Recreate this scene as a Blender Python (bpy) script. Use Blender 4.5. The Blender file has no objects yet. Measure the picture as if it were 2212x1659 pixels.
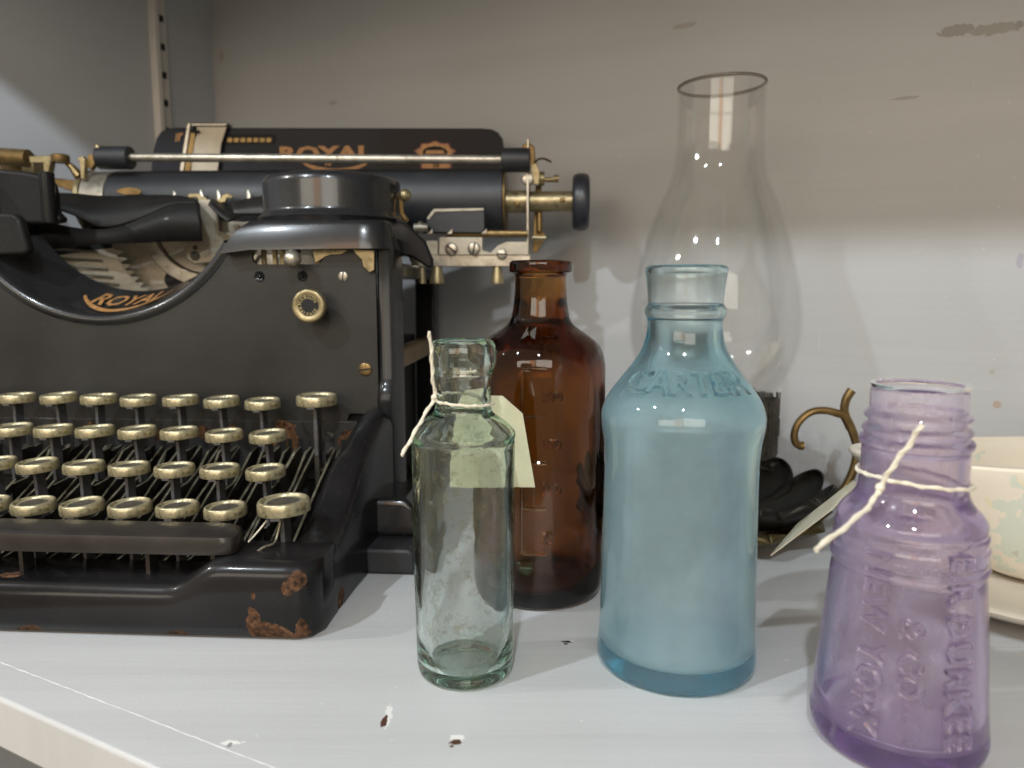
import bpy, bmesh, math, random
from mathutils import Vector, Matrix
random.seed(7)
sc = bpy.context.scene
COL = sc.collection
R = math.radians
# ------------------------------------------------------------------ camera, world, lights, exposure
H = 12.7                      # camera height above the shelf, centimetres
P = R(7.5)                    # camera pitch, downwards
CP, SP = math.cos(P), math.sin(P)
cam = bpy.data.cameras.new("camera"); camo = bpy.data.objects.new("camera", cam); COL.objects.link(camo)
camo.location = (0, 0, H*.01); camo.rotation_euler = (R(90)-P, 0, 0)
cam.sensor_width = 36; cam.lens = 1600/2212*36; cam.clip_start = .01; cam.clip_end = 50
cam.dof.use_dof = True; cam.dof.focus_distance = .268; cam.dof.aperture_fstop = 12.0
sc.camera = camo
sc.view_settings.view_transform = 'Standard'; sc.view_settings.look = 'None'
sc.view_settings.exposure = 0.4; sc.view_settings.gamma = 1
w = bpy.data.worlds.new("World"); sc.world = w; w.use_nodes = True
bg = w.node_tree.nodes['Background']; bg.inputs[0].default_value = (1.0, .83, .60, 1); bg.inputs[1].default_value = .33
cy = sc.cycles
cy.max_bounces = 20; cy.transmission_bounces = 18; cy.glossy_bounces = 8; cy.transparent_max_bounces = 16; cy.diffuse_bounces = 4
cy.sample_clamp_indirect = 10; cy.blur_glossy = .4; cy.use_denoising = True
KEY, ROOM = 5.8, 7.5
def lamp(name, kind, loc, power, col, radius=.02, size=None, target=None):
    l = bpy.data.lights.new(name, kind); l.energy = power; l.color = col
    if kind == 'POINT': l.shadow_soft_size = radius
    if kind == 'AREA': l.shape = 'RECTANGLE'; l.size, l.size_y = size
    o = bpy.data.objects.new(name, l); COL.objects.link(o); o.location = [c*.01 for c in loc]
    if target:
        d = Vector(target)-Vector(loc); o.rotation_euler = d.to_track_quat('-Z', 'Y').to_euler()
    return o
# ------------------------------------------------------------------ picture geometry helpers (centimetres)
def zc_of(py, Y):
    v = (py-829.5)/1600; return Y/(CP-v*SP)
def at(px, py, Y):                      # a point at distance Y
    v = (py-829.5)/1600; z = zc_of(py, Y)
    return ((px-1106)/1600*z, Y, H+z*(-SP-v*CP))
def onshelf(px, py):
    v = (py-829.5)/1600; k = -SP-v*CP; z = -H/k
    return ((px-1106)/1600*z, z*(CP-v*SP), 0.0)
TH = R(-3.5); MO = Vector((-20.8, 26.0, 0)); EX = Vector((math.cos(TH), math.sin(TH), 0)); EY = Vector((-math.sin(TH), math.cos(TH), 0))
def pl(px, py, yl):                     # typewriter-local x, z in its plane y = yl
    u, v = (px-1106)/1600, (py-829.5)/1600
    d = Vector((u, CP-v*SP, -SP-v*CP)); c = Vector((0, 0, H))
    t = (yl-(c-MO).dot(EY))/d.dot(EY); p = c+d*t-MO
    return (p.dot(EX), p.z)
# cabinet frame: the bay stands turned about 28 degrees to the camera; u runs along the back wall, d outward from it
pA = onshelf(0, 1510); pB = onshelf(330, 1659); sl = (pB[1]-pA[1])/(pB[0]-pA[0]); GD = math.atan(sl)
U = Vector((math.cos(GD), math.sin(GD), 0)); NV = Vector((-math.sin(GD), math.cos(GD), 0))
Wp = Vector(onshelf(885, 976)); WD = Wp.dot(NV)
def cb(u, d, z): p = U*u+NV*(WD-d); return (p.x, p.y, z)
def onwall(px, py):
    u, v = (px-1106)/1600, (py-829.5)/1600; r = Vector((u, CP-v*SP, -SP-v*CP)); return Vector((0, 0, H))+r*(WD/r.dot(NV))
UC = onwall(463, 200).dot(U)
def onpanel(px, py):
    u, v = (px-1106)/1600, (py-829.5)/1600; r = Vector((u, CP-v*SP, -SP-v*CP)); return Vector((0, 0, H))+r*(UC/r.dot(U))
DE = WD-Vector(pA).dot(NV)
# a row of small lamps outside the bay, parallel to its back wall, and soft room light from behind the photographer
for u, d, z, pw, col in ((7, 66, 56.3, 1.0, (.84, .93, 1)), (-33, 66, 56.3, 1.1, (.84, .93, 1)), (-74, 66, 56.3, .9, (.98, .98, .96))):
    lamp("track_lamp", 'POINT', cb(u, d, z), pw*KEY, col, .011)
for x, sx_, pw, col in ((-128, 1.0, 1.0, (1, .92, .78)), (-55, .38, .30, (1, .52, .26)), (22, 1.05, 1.05, (1, .93, .8))):
    lamp("room_panel_light", 'AREA', (x, -170, 78), ROOM*pw, col, size=(sx_, .6), target=(x+40, 38, 40))
# ------------------------------------------------------------------ materials
def newmat(name):
    m = bpy.data.materials.new(name); m.use_nodes = True; m.node_tree.nodes.clear(); return m, m.node_tree
def N(nt, typ, **kw):
    n = nt.nodes.new(typ)
    for k, v in kw.items():
        if k.startswith('i_'): n.inputs[k[2:].replace('_', ' ')].default_value = v
        else: setattr(n, k, v)
    return n
def L(nt, a, b): nt.links.new(a, b)
def c4(c): return (c[0], c[1], c[2], 1)
def ramp(nt, src, stops):
    r = N(nt, 'ShaderNodeValToRGB'); e = r.color_ramp.elements
    e[0].position, e[0].color = stops[0][0], c4(stops[0][1]); e[1].position, e[1].color = stops[-1][0], c4(stops[-1][1])
    for p, c in stops[1:-1]: x = e.new(p); x.color = c4(c)
    L(nt, src, r.inputs[0]); return r
def mixc(nt, fac, a, b):
    m = N(nt, 'ShaderNodeMix', data_type='RGBA')
    for s, v in ((m.inputs[0], fac), (m.inputs[6], a), (m.inputs[7], b)):
        if hasattr(v, 'links'): L(nt, v, s)
        else: s.default_value = v if not isinstance(v, tuple) else c4(v)
    return m.outputs[2]
def mth(nt, op, a, b=None, clamp=False):
    m = N(nt, 'ShaderNodeMath', operation=op, use_clamp=clamp)
    for s, v in ((m.inputs[0], a), (m.inputs[1], b)):
        if v is None: continue
        if hasattr(v, 'links'): L(nt, v, s)
        else: s.default_value = v
    return m.outputs[0]
def coords(nt, scale=(1, 1, 1), rot=(0, 0, 0)):
    t = N(nt, 'ShaderNodeTexCoord'); mp = N(nt, 'ShaderNodeMapping'); mp.inputs['Scale'].default_value = scale; mp.inputs['Rotation'].default_value = rot
    L(nt, t.outputs['Object'], mp.inputs[0]); return mp.outputs[0]
def noise(nt, vec, scale, detail=4, rough=.5):
    n = N(nt, 'ShaderNodeTexNoise'); n.inputs['Scale'].default_value = scale; n.inputs['Detail'].default_value = detail; n.inputs['Roughness'].default_value = rough
    L(nt, vec, n.inputs['Vector']); return n.outputs[0]
def blob(nt, vec, centre, rad, wob=None, amp=0, squash=(1, 1, 1)):   # 1 inside an uneven spot (metres)
    s = N(nt, 'ShaderNodeVectorMath', operation='SUBTRACT'); L(nt, vec, s.inputs[0]); s.inputs[1].default_value = [c*.01 for c in centre]
    q = N(nt, 'ShaderNodeVectorMath', operation='MULTIPLY'); L(nt, s.outputs[0], q.inputs[0]); q.inputs[1].default_value = squash
    l = N(nt, 'ShaderNodeVectorMath', operation='LENGTH'); L(nt, q.outputs[0], l.inputs[0])
    d = mth(nt, 'DIVIDE', l.outputs['Value'], rad*.01)
    if wob is not None: d = mth(nt, 'ADD', d, mth(nt, 'MULTIPLY', mth(nt, 'SUBTRACT', wob, .5), amp))
    return mth(nt, 'LESS_THAN', d, 1.0)
def finish(nt, sh, bump=None, vol=None):
    o = N(nt, 'ShaderNodeOutputMaterial'); L(nt, sh, o.inputs[0])
    if vol is not None: L(nt, vol, o.inputs[1])
def bumpn(nt, h, strength, dist):
    b = N(nt, 'ShaderNodeBump'); b.inputs['Strength'].default_value = strength; b.inputs['Distance'].default_value = dist
    L(nt, h, b.inputs['Height']); return b.outputs[0]
def plain(name, col, rough=.5, metal=0, var=.15, nscale=60, bump=.15, spec=.5, coat=0, dirt=None, dirtcut=(.55, .7)):
    m, nt = newmat(name); v = coords(nt); n = noise(nt, v, nscale, 5, .6); n2 = noise(nt, v, nscale*6, 3)
    lo = tuple(c*(1-var) for c in col); hi = tuple(min(1, c*(1+var)) for c in col)
    c = ramp(nt, n, [(.3, lo), (.7, hi)]).outputs[0]
    if dirt:
        f = ramp(nt, noise(nt, v, nscale*2.2, 6, .7), [(dirtcut[0], (0, 0, 0)), (dirtcut[1], (1, 1, 1))]).outputs[0]
        c = mixc(nt, f, c, dirt)
    p = N(nt, 'ShaderNodeBsdfPrincipled'); L(nt, c, p.inputs['Base Color']); p.inputs['Metallic'].default_value = metal
    L(nt, mth(nt, 'ADD', mth(nt, 'MULTIPLY', n, .25), rough-.12), p.inputs['Roughness'])
    p.inputs['Specular IOR Level'].default_value = spec; p.inputs['Coat Weight'].default_value = coat; p.inputs['Coat Roughness'].default_value = .12
    if bump: L(nt, bumpn(nt, n2, bump, .0003), p.inputs['Normal'])
    finish(nt, p.outputs[0]); return m
def enamel(name, base=(.0045, .0045, .005), rough=.27, chips=(), coat=.22, spec=.16):
    m, nt = newmat(name); v = coords(nt); n = noise(nt, v, 18, 5); w_ = noise(nt, v, 120, 3, .55)
    dust = ramp(nt, noise(nt, v, 420, 3, .8), [(.62, (0, 0, 0)), (.8, (.35, .35, .35))]).outputs[0]
    c = ramp(nt, n, [(.3, base), (.75, tuple(b*2.0+.006 for b in base))]).outputs[0]
    c = mixc(nt, dust, c, (.09, .085, .075))
    rg = mth(nt, 'ADD', mth(nt, 'MULTIPLY', n, .3), rough-.12)
    p = N(nt, 'ShaderNodeBsdfPrincipled')
    if chips:
        f = None
        for ce, r_, sq in chips:
            b = blob(nt, v, ce, r_, w_, 1.7, sq); f = b if f is None else mth(nt, 'MAXIMUM', f, b)
        rc = ramp(nt, noise(nt, v, 500, 4), [(.32, (.018, .012, .009)), (.5, (.085, .042, .022)), (.72, (.18, .095, .05))]).outputs[0]
        c = mixc(nt, f, c, rc); rg = mth(nt, 'MAXIMUM', rg, mth(nt, 'MULTIPLY', f, .75))
        L(nt, mth(nt, 'MULTIPLY', mth(nt, 'SUBTRACT', 1, f), coat), p.inputs['Coat Weight'])
        L(nt, bumpn(nt, mth(nt, 'ADD', mth(nt, 'MULTIPLY', f, -1), mth(nt, 'MULTIPLY', w_, .15)), .6, .0004), p.inputs['Normal'])
    else:
        p.inputs['Coat Weight'].default_value = coat
        L(nt, bumpn(nt, noise(nt, v, 900, 2), .06, .0002), p.inputs['Normal'])
    p.inputs['Coat Roughness'].default_value = .09; p.inputs['Specular IOR Level'].default_value = spec
    L(nt, c, p.inputs['Base Color']); L(nt, rg, p.inputs['Roughness'])
    finish(nt, p.outputs[0]); return m
def glassmat(name, tint, dens, rough=.0, haze=0.0, hazecol=(.8, .8, .8), hz=(0.3, .7), hscale=30, bump=.1, transl=.6, stretch=(1, 1, 1), ior=1.48, dirt=None, bdist=.0006):
    m, nt = newmat(name); v = coords(nt, stretch); g = N(nt, 'ShaderNodeBsdfGlass'); g.inputs['Roughness'].default_value = rough; g.inputs['IOR'].default_value = ior
    b = bumpn(nt, noise(nt, v, 55, 2), bump, bdist); L(nt, b, g.inputs['Normal'])
    sh = g.outputs[0]
    if haze:
        d = N(nt, 'ShaderNodeBsdfDiffuse'); t = N(nt, 'ShaderNodeBsdfTranslucent')
        for x in (d, t): x.inputs[0].default_value = c4(hazecol)
        mx = N(nt, 'ShaderNodeMixShader'); mx.inputs[0].default_value = transl; L(nt, d.outputs[0], mx.inputs[1]); L(nt, t.outputs[0], mx.inputs[2])
        f = mth(nt, 'MULTIPLY', ramp(nt, noise(nt, v, hscale, 6, .65), [(hz[0], (0, 0, 0)), (hz[1], (1, 1, 1))]).outputs[0], haze)
        f = mth(nt, 'ADD', f, haze*.35, True)
        m2 = N(nt, 'ShaderNodeMixShader'); L(nt, f, m2.inputs[0]); L(nt, sh, m2.inputs[1]); L(nt, mx.outputs[0], m2.inputs[2]); sh = m2.outputs[0]
    if dirt:
        cut, amp, colr, sc_ = dirt
        d = N(nt, 'ShaderNodeBsdfDiffuse'); d.inputs[0].default_value = c4(colr)
        f = mth(nt, 'MULTIPLY', ramp(nt, noise(nt, v, sc_, 8, .8), [(cut, (0, 0, 0)), (cut+.16, (1, 1, 1))]).outputs[0], amp)
        m2 = N(nt, 'ShaderNodeMixShader'); L(nt, f, m2.inputs[0]); L(nt, sh, m2.inputs[1]); L(nt, d.outputs[0], m2.inputs[2]); sh = m2.outputs[0]
    vol = None
    if dens:
        a = N(nt, 'ShaderNodeVolumeAbsorption'); a.inputs[0].default_value = c4(tint); a.inputs[1].default_value = dens; vol = a.outputs[0]
    finish(nt, sh, vol=vol); return m

def shell(name, tint, dens, o=(0, 0), i=(.05, .2), hazecol=(.8, .8, .8), hz=(.3, .7), hscale=30, bump=.2, transl=.5, stretch=(1, 1, 1), dirt=None, odirt=0, bdist=.0006, ior=1.5, stain=None):
    m, nt = newmat(name); v = coords(nt, stretch); at_ = N(nt, 'ShaderNodeAttribute'); at_.attribute_name = 'inner'; inn = at_.outputs['Fac']
    g = N(nt, 'ShaderNodeBsdfGlass'); g.inputs['IOR'].default_value = ior
    L(nt, mth(nt, 'ADD', o[0], mth(nt, 'MULTIPLY', inn, i[0]-o[0])), g.inputs['Roughness'])
    L(nt, bumpn(nt, noise(nt, v, 55, 2), bump, bdist), g.inputs['Normal'])
    d = N(nt, 'ShaderNodeBsdfDiffuse'); t = N(nt, 'ShaderNodeBsdfTranslucent')
    for x in (d, t): x.inputs[0].default_value = c4(hazecol)
    mx = N(nt, 'ShaderNodeMixShader'); mx.inputs[0].default_value = transl; L(nt, d.outputs[0], mx.inputs[1]); L(nt, t.outputs[0], mx.inputs[2])
    f = ramp(nt, noise(nt, v, hscale, 6, .65), [(hz[0], (.35, .35, .35)), (hz[1], (1, 1, 1))]).outputs[0]
    f = mth(nt, 'MULTIPLY', f, mth(nt, 'ADD', o[1], mth(nt, 'MULTIPLY', inn, i[1]-o[1])))
    if stain:                                           # mineral bloom reaches only part of the way up the glass
        tc = N(nt, 'ShaderNodeTexCoord'); sx = N(nt, 'ShaderNodeSeparateXYZ'); L(nt, tc.outputs['Object'], sx.inputs[0])
        zz = mth(nt, 'ADD', mth(nt, 'MULTIPLY', sx.outputs['Z'], 100), mth(nt, 'MULTIPLY', noise(nt, v, 30, 3), 1.2))
        f = mth(nt, 'MULTIPLY', f, ramp(nt, mth(nt, 'DIVIDE', zz, 16), [(stain[0]/16, (1, 1, 1)), (stain[1]/16, (stain[2],)*3)]).outputs[0])
    m2 = N(nt, 'ShaderNodeMixShader'); L(nt, f, m2.inputs[0]); L(nt, g.outputs[0], m2.inputs[1]); L(nt, mx.outputs[0], m2.inputs[2]); sh = m2.outputs[0]
    if dirt:
        cut, amp, colr, sc_ = dirt; d2 = N(nt, 'ShaderNodeBsdfDiffuse'); d2.inputs[0].default_value = c4(colr)
        f = mth(nt, 'MULTIPLY', ramp(nt, noise(nt, v, sc_, 8, .8), [(cut, (0, 0, 0)), (cut+.16, (1, 1, 1))]).outputs[0], mth(nt, 'ADD', odirt, mth(nt, 'MULTIPLY', inn, amp-odirt)))
        m3 = N(nt, 'ShaderNodeMixShader'); L(nt, f, m3.inputs[0]); L(nt, sh, m3.inputs[1]); L(nt, d2.outputs[0], m3.inputs[2]); sh = m3.outputs[0]
    a = N(nt, 'ShaderNodeVolumeAbsorption'); a.inputs[0].default_value = c4(tint); a.inputs[1].default_value = dens
    finish(nt, sh, vol=a.outputs[0]); return m
def painted(name, col, grain, marks=(), rough=.45, bump=.35, gdir=0):
    m, nt = newmat(name); v = coords(nt); vg = coords(nt, grain, (0, 0, gdir))
    g = noise(nt, vg, 1, 6, .65); n = noise(nt, v, 5, 4); f = noise(nt, v, 700, 2)
    c = ramp(nt, n, [(.3, tuple(x*.93 for x in col)), (.7, tuple(min(1, x*1.05) for x in col))]).outputs[0]
    c = mixc(nt, ramp(nt, g, [(.33, (.035, .035, .035)), (.55, (0, 0, 0))]).outputs[0], c, tuple(x*.55 for x in col))
    vs_ = coords(nt, (18, 900, 18), (0, 0, gdir+.05)); scr = ramp(nt, noise(nt, vs_, 1, 2, .5), [(.70, (0, 0, 0)), (.76, (.5, .5, .5))]).outputs[0]
    scr = mth(nt, 'MULTIPLY', scr, ramp(nt, noise(nt, v, 14, 3), [(.5, (0, 0, 0)), (.62, (1, 1, 1))]).outputs[0]); c = mixc(nt, scr, c, tuple(min(1, x*1.3) for x in col))
    spk = ramp(nt, noise(nt, v, 420, 1, .3), [(.79, (0, 0, 0)), (.81, (.6, .6, .6))]).outputs[0]; c = mixc(nt, spk, c, tuple(min(1, x*1.35) for x in col))
    smu = ramp(nt, noise(nt, vg, .22, 5, .7), [(.42, (.16, .16, .16)), (.58, (0, 0, 0))]).outputs[0]; c = mixc(nt, smu, c, tuple(x*.6 for x in col))
    w_ = noise(nt, v, 330, 5, .7); dp = None
    for ce, r_, sq, mc, amp in marks:
        b = blob(nt, v, ce, r_, w_, amp*1.25, sq); c = mixc(nt, b, c, mc); dp = b if dp is None else mth(nt, 'MAXIMUM', dp, b)
    p = N(nt, 'ShaderNodeBsdfPrincipled'); L(nt, c, p.inputs['Base Color'])
    L(nt, mth(nt, 'ADD', mth(nt, 'MULTIPLY', g, .22), rough-.1), p.inputs['Roughness'])
    h = mth(nt, 'ADD', mth(nt, 'MULTIPLY', g, 1.0), mth(nt, 'MULTIPLY', f, .25))
    if dp is not None: h = mth(nt, 'SUBTRACT', h, mth(nt, 'MULTIPLY', dp, 1.2))
    L(nt, bumpn(nt, h, bump, .0006), p.inputs['Normal']); finish(nt, p.outputs[0]); return m

M = {}
M['black'] = enamel('black_enamel')
M['satin'] = enamel('satin_black_enamel', (.008, .0075, .007), .45, coat=.05, spec=.35)
M['gloss'] = enamel('glossy_black_enamel', (.008, .008, .009), .24, coat=.35, spec=.4)
M['table'] = enamel('paper_table_enamel', (.005, .006, .010), .4, coat=.03, spec=.12)
M['matte'] = enamel('matte_black_enamel', (.006, .0055, .0055), .55, coat=.03, spec=.18)
M['rubber'] = plain('black_rubber', (.016, .017, .020), .5, nscale=90)
M['knob'] = plain('knob_hard_rubber', (.02, .022, .028), .35)
M['brass'] = plain('aged_brass', (.34, .28, .16), .38, .75, .3, 160, .3, dirt=(.12, .10, .04), dirtcut=(.5, .75))
M['keybrass'] = plain('tarnished_key_rim_metal', (.47, .415, .265), .36, .65, .25, 130, .4, dirt=(.10, .09, .035), dirtcut=(.50, .68))
M['nickel'] = plain('worn_nickel', (.42, .385, .32), .36, .8, .25, 120, .25, dirt=(.13, .10, .06), dirtcut=(.56, .75))
M['cream'] = plain('dull_cream_steel', (.38, .34, .27), .5, .45, .2, 90, .3, dirt=(.18, .12, .07), dirtcut=(.58, .78))
M['lever'] = plain('dark_lever_steel', (.05, .047, .042), .45, .5, .4, 120, .3, dirt=(.10, .05, .025), dirtcut=(.55, .7))
M['levertop'] = plain('pale_lever_edge_steel', (.24, .22, .16), .45, .6, .4, 150, .3, dirt=(.08, .05, .02))  # paler steel for the top faces of the levers and the linkage wire
M['disc'] = plain('yellowed_key_face', (.055, .048, .04), .4, 0, .3, 300, .1, coat=.25, dirt=(.15, .13, .10))
M['gold'] = plain('faded_gold_transfer', (.40, .20, .07), .5, .1, .3, 300, .1, dirt=(.12, .07, .04), dirtcut=(.6, .7))
M['red'] = plain('faded_red_transfer', (.24, .07, .04), .5, 0, .25, 300, .1)
M['dark'] = plain('unlit_gap_and_print_black', (.008, .008, .008), .8, 0, .2)  # black paints the shade in slots and gaps; button face and print share it
M['spacebar'] = plain('worn_brown_black_spacebar', (.020, .016, .014), .36, 0, .35, 60, .2, coat=.25)
M['string'] = plain('cotton_string', (.80, .74, .60), .85, 0, .1, 500, .8)
M['card'] = plain('cream_card', (.68, .66, .46), .8, 0, .05, 60, .2)
M['card2'] = plain('aged_cream_card', (.50, .45, .34), .8, 0, .08, 80, .2)
M['tin'] = plain('blackened_tin', (.022, .02, .015), .42, .6, .4, 90, .3)
M['bronze'] = plain('dark_bronze', (.10, .075, .03), .42, .7, .4, 60, .3)
M['antique'] = plain('antique_brass', (.20, .13, .05), .38, .75, .35, 120, .3)
M['gallery'] = plain('corroded_gallery_metal', (.06, .052, .04), .55, .6, .6, 260, .6, dirt=(.3, .27, .22), dirtcut=(.6, .7))
M['white_metal'] = plain('white_painted_metal', (.55, .53, .50), .45, 0, .06, 60, .1)
ROTD = math.atan2(-.52, 1)
# ------------------------------------------------------------------ mesh building
class G:
    def __init__(s): s.v = []; s.f = []; s.m = []
    def add(s, vs, fs, mi=0, M_=None):
        o = len(s.v)
        for p in vs:
            p = Vector(p); s.v.append(M_ @ p if M_ is not None else p)
        for f in fs: s.f.append([i+o for i in f]); s.m.append(mi)
        return s
    def box(s, x0, x1, y0, y1, z0, z1, mi=0, M_=None):
        return s.add([(x, y, z) for z in (z0, z1) for y in (y0, y1) for x in (x0, x1)],
                     [(0, 2, 3, 1), (4, 5, 7, 6), (0, 1, 5, 4), (2, 6, 7, 3), (0, 4, 6, 2), (1, 3, 7, 5)], mi, M_)
    def tube(s, path, r, seg=10, mi=0, cap=True, flat=1.0):
        path = [Vector(p) for p in path]; n = len(path); rs = r if isinstance(r, (list, tuple)) else [r]*n
        rings = []; up = None
        for i, p in enumerate(path):
            t = (path[min(i+1, n-1)]-path[max(i-1, 0)]).normalized()
            if up is None:
                up = Vector((0, 0, 1)) if abs(t.z) < .9 else Vector((0, 1, 0))
            a = t.cross(up).normalized(); b = a.cross(t).normalized(); up = b
            rings.append([p+(a*math.cos(k*2*math.pi/seg)+b*math.sin(k*2*math.pi/seg)*flat)*rs[i] for k in range(seg)])
        return s.loft(rings, mi, True, cap)
    def loft(s, rings, mi=0, closed=True, cap=True, capmi=None):
        k = len(rings[0]); vs = [p for r_ in rings for p in r_]; fs = []
        for i in range(len(rings)-1):
            for j in range(k if closed else k-1):
                a, b = i*k+j, i*k+(j+1) % k; fs.append((a, b, b+k, a+k))
        if cap: fs.append(tuple(reversed(range(k)))); fs.append(tuple(range(len(vs)-k, len(vs))))
        return s.add(vs, fs, mi)
    def cyl(s, p0, p1, r, seg=24, mi=0, r1=None):
        return s.tube([p0, p1], [r, r if r1 is None else r1], seg, mi)
    def lathe(s, prof, c=(0, 0, 0), seg=64, mis=None, axis='z', close=False):   # prof = [(r, h)]
        vs, fs, ms = [], [], []; idx = []
        for r_, h in prof:
            if r_ < 1e-5: idx.append([len(vs)]); vs.append((0, 0, h))
            else: idx.append(list(range(len(vs), len(vs)+seg))); vs += [(r_*math.cos(k*2*math.pi/seg), r_*math.sin(k*2*math.pi/seg), h) for k in range(seg)]
        n = len(prof)
        for i in range(n if close else n-1):
            a, b = idx[i], idx[(i+1) % n]
            for k in range(seg):
                k2 = (k+1) % seg
                if len(a) == 1 and len(b) == 1: continue
                if len(a) == 1: fs.append((a[0], b[k2], b[k]))
                elif len(b) == 1: fs.append((a[k], a[k2], b[0]))
                else: fs.append((a[k], a[k2], b[k2], b[k]))
                ms.append(mis[i] if mis else 0)
        mat = {'z': Matrix(), 'y': Matrix.Rotation(R(-90), 4, 'X'), 'x': Matrix.Rotation(R(90), 4, 'Y')}[axis]
        o = len(s.v); mat = Matrix.Translation(c) @ mat
        for p in vs: s.v.append(mat @ Vector(p))
        for f, m_ in zip(fs, ms): s.f.append([i+o for i in f]); s.m.append(m_)
        return s
    def prism(s, poly, y0, y1, mi=0, M_=None):          # polygon in x, z pushed along y
        n = len(poly); vs = [(x, y0, z) for x, z in poly]+[(x, y1, z) for x, z in poly]
        fs = [tuple(range(n)), tuple(reversed(range(n, 2*n)))]+[(i, i+n, (i+1) % n+n, (i+1) % n) for i in range(n)]
        return s.add(vs, fs, mi, M_)
    def done(s, name, mats, parent=None, bevel=0, seg=2, sharp=35, solid=0, normals=True, subsurf=0):
        me = bpy.data.meshes.new(name); me.from_pydata([v*.01 for v in s.v], [], s.f)
        for m_ in (mats if isinstance(mats, (list, tuple)) else [mats]): me.materials.append(M[m_] if isinstance(m_, str) else m_)
        for p, mi in zip(me.polygons, s.m): p.material_index = mi; p.use_smooth = True
        if normals:
            bm = bmesh.new(); bm.from_mesh(me); bmesh.ops.recalc_face_normals(bm, faces=bm.faces); bm.to_mesh(me); bm.free()
        me.set_sharp_from_angle(angle=R(sharp))
        o = bpy.data.objects.new(name, me); COL.objects.link(o)
        if parent is not None: o.parent = parent
        if solid: md = o.modifiers.new('s', 'SOLIDIFY'); md.thickness = solid*.01; md.offset = 0
        if subsurf: md = o.modifiers.new('u', 'SUBSURF'); md.levels = md.render_levels = subsurf
        if bevel:
            md = o.modifiers.new('b', 'BEVEL'); md.width = bevel*.01; md.segments = seg; md.limit_method = 'ANGLE'; md.angle_limit = R(40); md.harden_normals = False
        return o
def empty(name, loc, rz=0):
    o = bpy.data.objects.new(name, None); COL.objects.link(o); o.location = [c*.01 for c in loc]; o.rotation_euler = (0, 0, rz); o.empty_display_size = .02; return o
def tag(o, label, cat, group=None):
    o['label'] = label; o['category'] = cat
    if group: o['group'] = group
    return o
def struct(o, label=None):
    o['kind'] = 'structure'
    if label: o['label'] = label
    return o
def smooth(pts, n=3):                                   # Catmull-Rom through 2-D or 3-D points
    out = []; pts = [Vector(p) for p in pts]
    for i in range(len(pts)-1):
        p0, p1, p2, p3 = pts[max(i-1, 0)], pts[i], pts[i+1], pts[min(i+2, len(pts)-1)]
        for k in range(n):
            t = k/n; out.append(.5*((2*p1)+(p2-p0)*t+(2*p0-5*p1+4*p2-p3)*t*t+(3*p1-p0-3*p2+p3)*t**3))
    out.append(pts[-1]); return out
def rpoly(x0, x1, z0, z1, r, n=5):
    out = []
    for cx, cz, a in ((x1-r, z1-r, 0), (x0+r, z1-r, 90), (x0+r, z0+r, 180), (x1-r, z0+r, 270)):
        out += [(cx+r*math.cos(R(a+90*k/n)), cz+r*math.sin(R(a+90*k/n))) for k in range(n+1)]
    return out
def textmesh(body, size, depth, spacing=1.0, cuts=0, bold=.02):
    cu = bpy.data.curves.new('lettering', 'FONT'); cu.body = body; cu.size = size; cu.extrude = depth/2; cu.resolution_u = 2
    cu.align_x = 'CENTER'; cu.align_y = 'CENTER'; cu.space_character = spacing; cu.offset = size*bold
    o = bpy.data.objects.new('lettering_source', cu); COL.objects.link(o); bpy.context.view_layer.update()
    me = o.to_mesh(); bm = bmesh.new(); bm.from_mesh(me); o.to_mesh_clear()
    bmesh.ops.remove_doubles(bm, verts=bm.verts, dist=1e-5)
    vs = [v.co.copy() for v in bm.verts]; fs = [[v.index for v in f.verts] for f in bm.faces]; bm.free()
    bpy.data.objects.remove(o); bpy.data.curves.remove(cu)
    return vs, fs
MNEE = False
# ------------------------------------------------------------------ the setting
def sp(px, py): return onshelf(px, py)
sm = []
for px, py, r_, sq, colr in ((836, 1550, .13, (1.0, .22, 1), (.75, .75, .72)), (831, 1556, .11, (1.3, .3, 1), (.09, .04, .03)), (986, 1596, .16, (.8, .9, 1), (.78, .77, .74)), (983, 1603, .13, (.8, .9, 1), (.08, .035, .02)), (976, 1612, .07, (1, 1, 1), (.1, .05, .03)),
                             (1228, 1386, .10, (.5, 1.3, 1), (.03, .03, .03)), (1222, 1391, .06, (.8, 1, 1), (.03, .03, .03)), (1236, 1385, .07, (.8, 1.5, 1), (.8, .8, .77)), (503, 1604, .13, (.4, 1.4, 1), (.8, .8, .77)), (496, 1610, .06, (1, .6, 1), (.3, .28, .28))):
    x, y, z = sp(px, py); sm.append(((x, y, 0), r_, sq, colr, 2.4))
M['shelf'] = painted('grey_white_painted_shelf', (.56, .565, .57), (5, 150, 7), sm, .3, .3, -GD)
top = [cb(u, d, 0)[:2] for u, d in ((UC, DE), (62, DE), (62, 0), (UC, 0))]
g = G(); n = len(top)
g.add([(x, y, 0) for x, y in top]+[(x, y, -1.75) for x, y in top], [tuple(range(n)), tuple(reversed(range(n, 2*n)))]+[(i, i+n, (i+1) % n+n, (i+1) % n) for i in range(n)])
shelf = g.done('shelf', 'shelf', None, .12, 3); struct(shelf)
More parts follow.
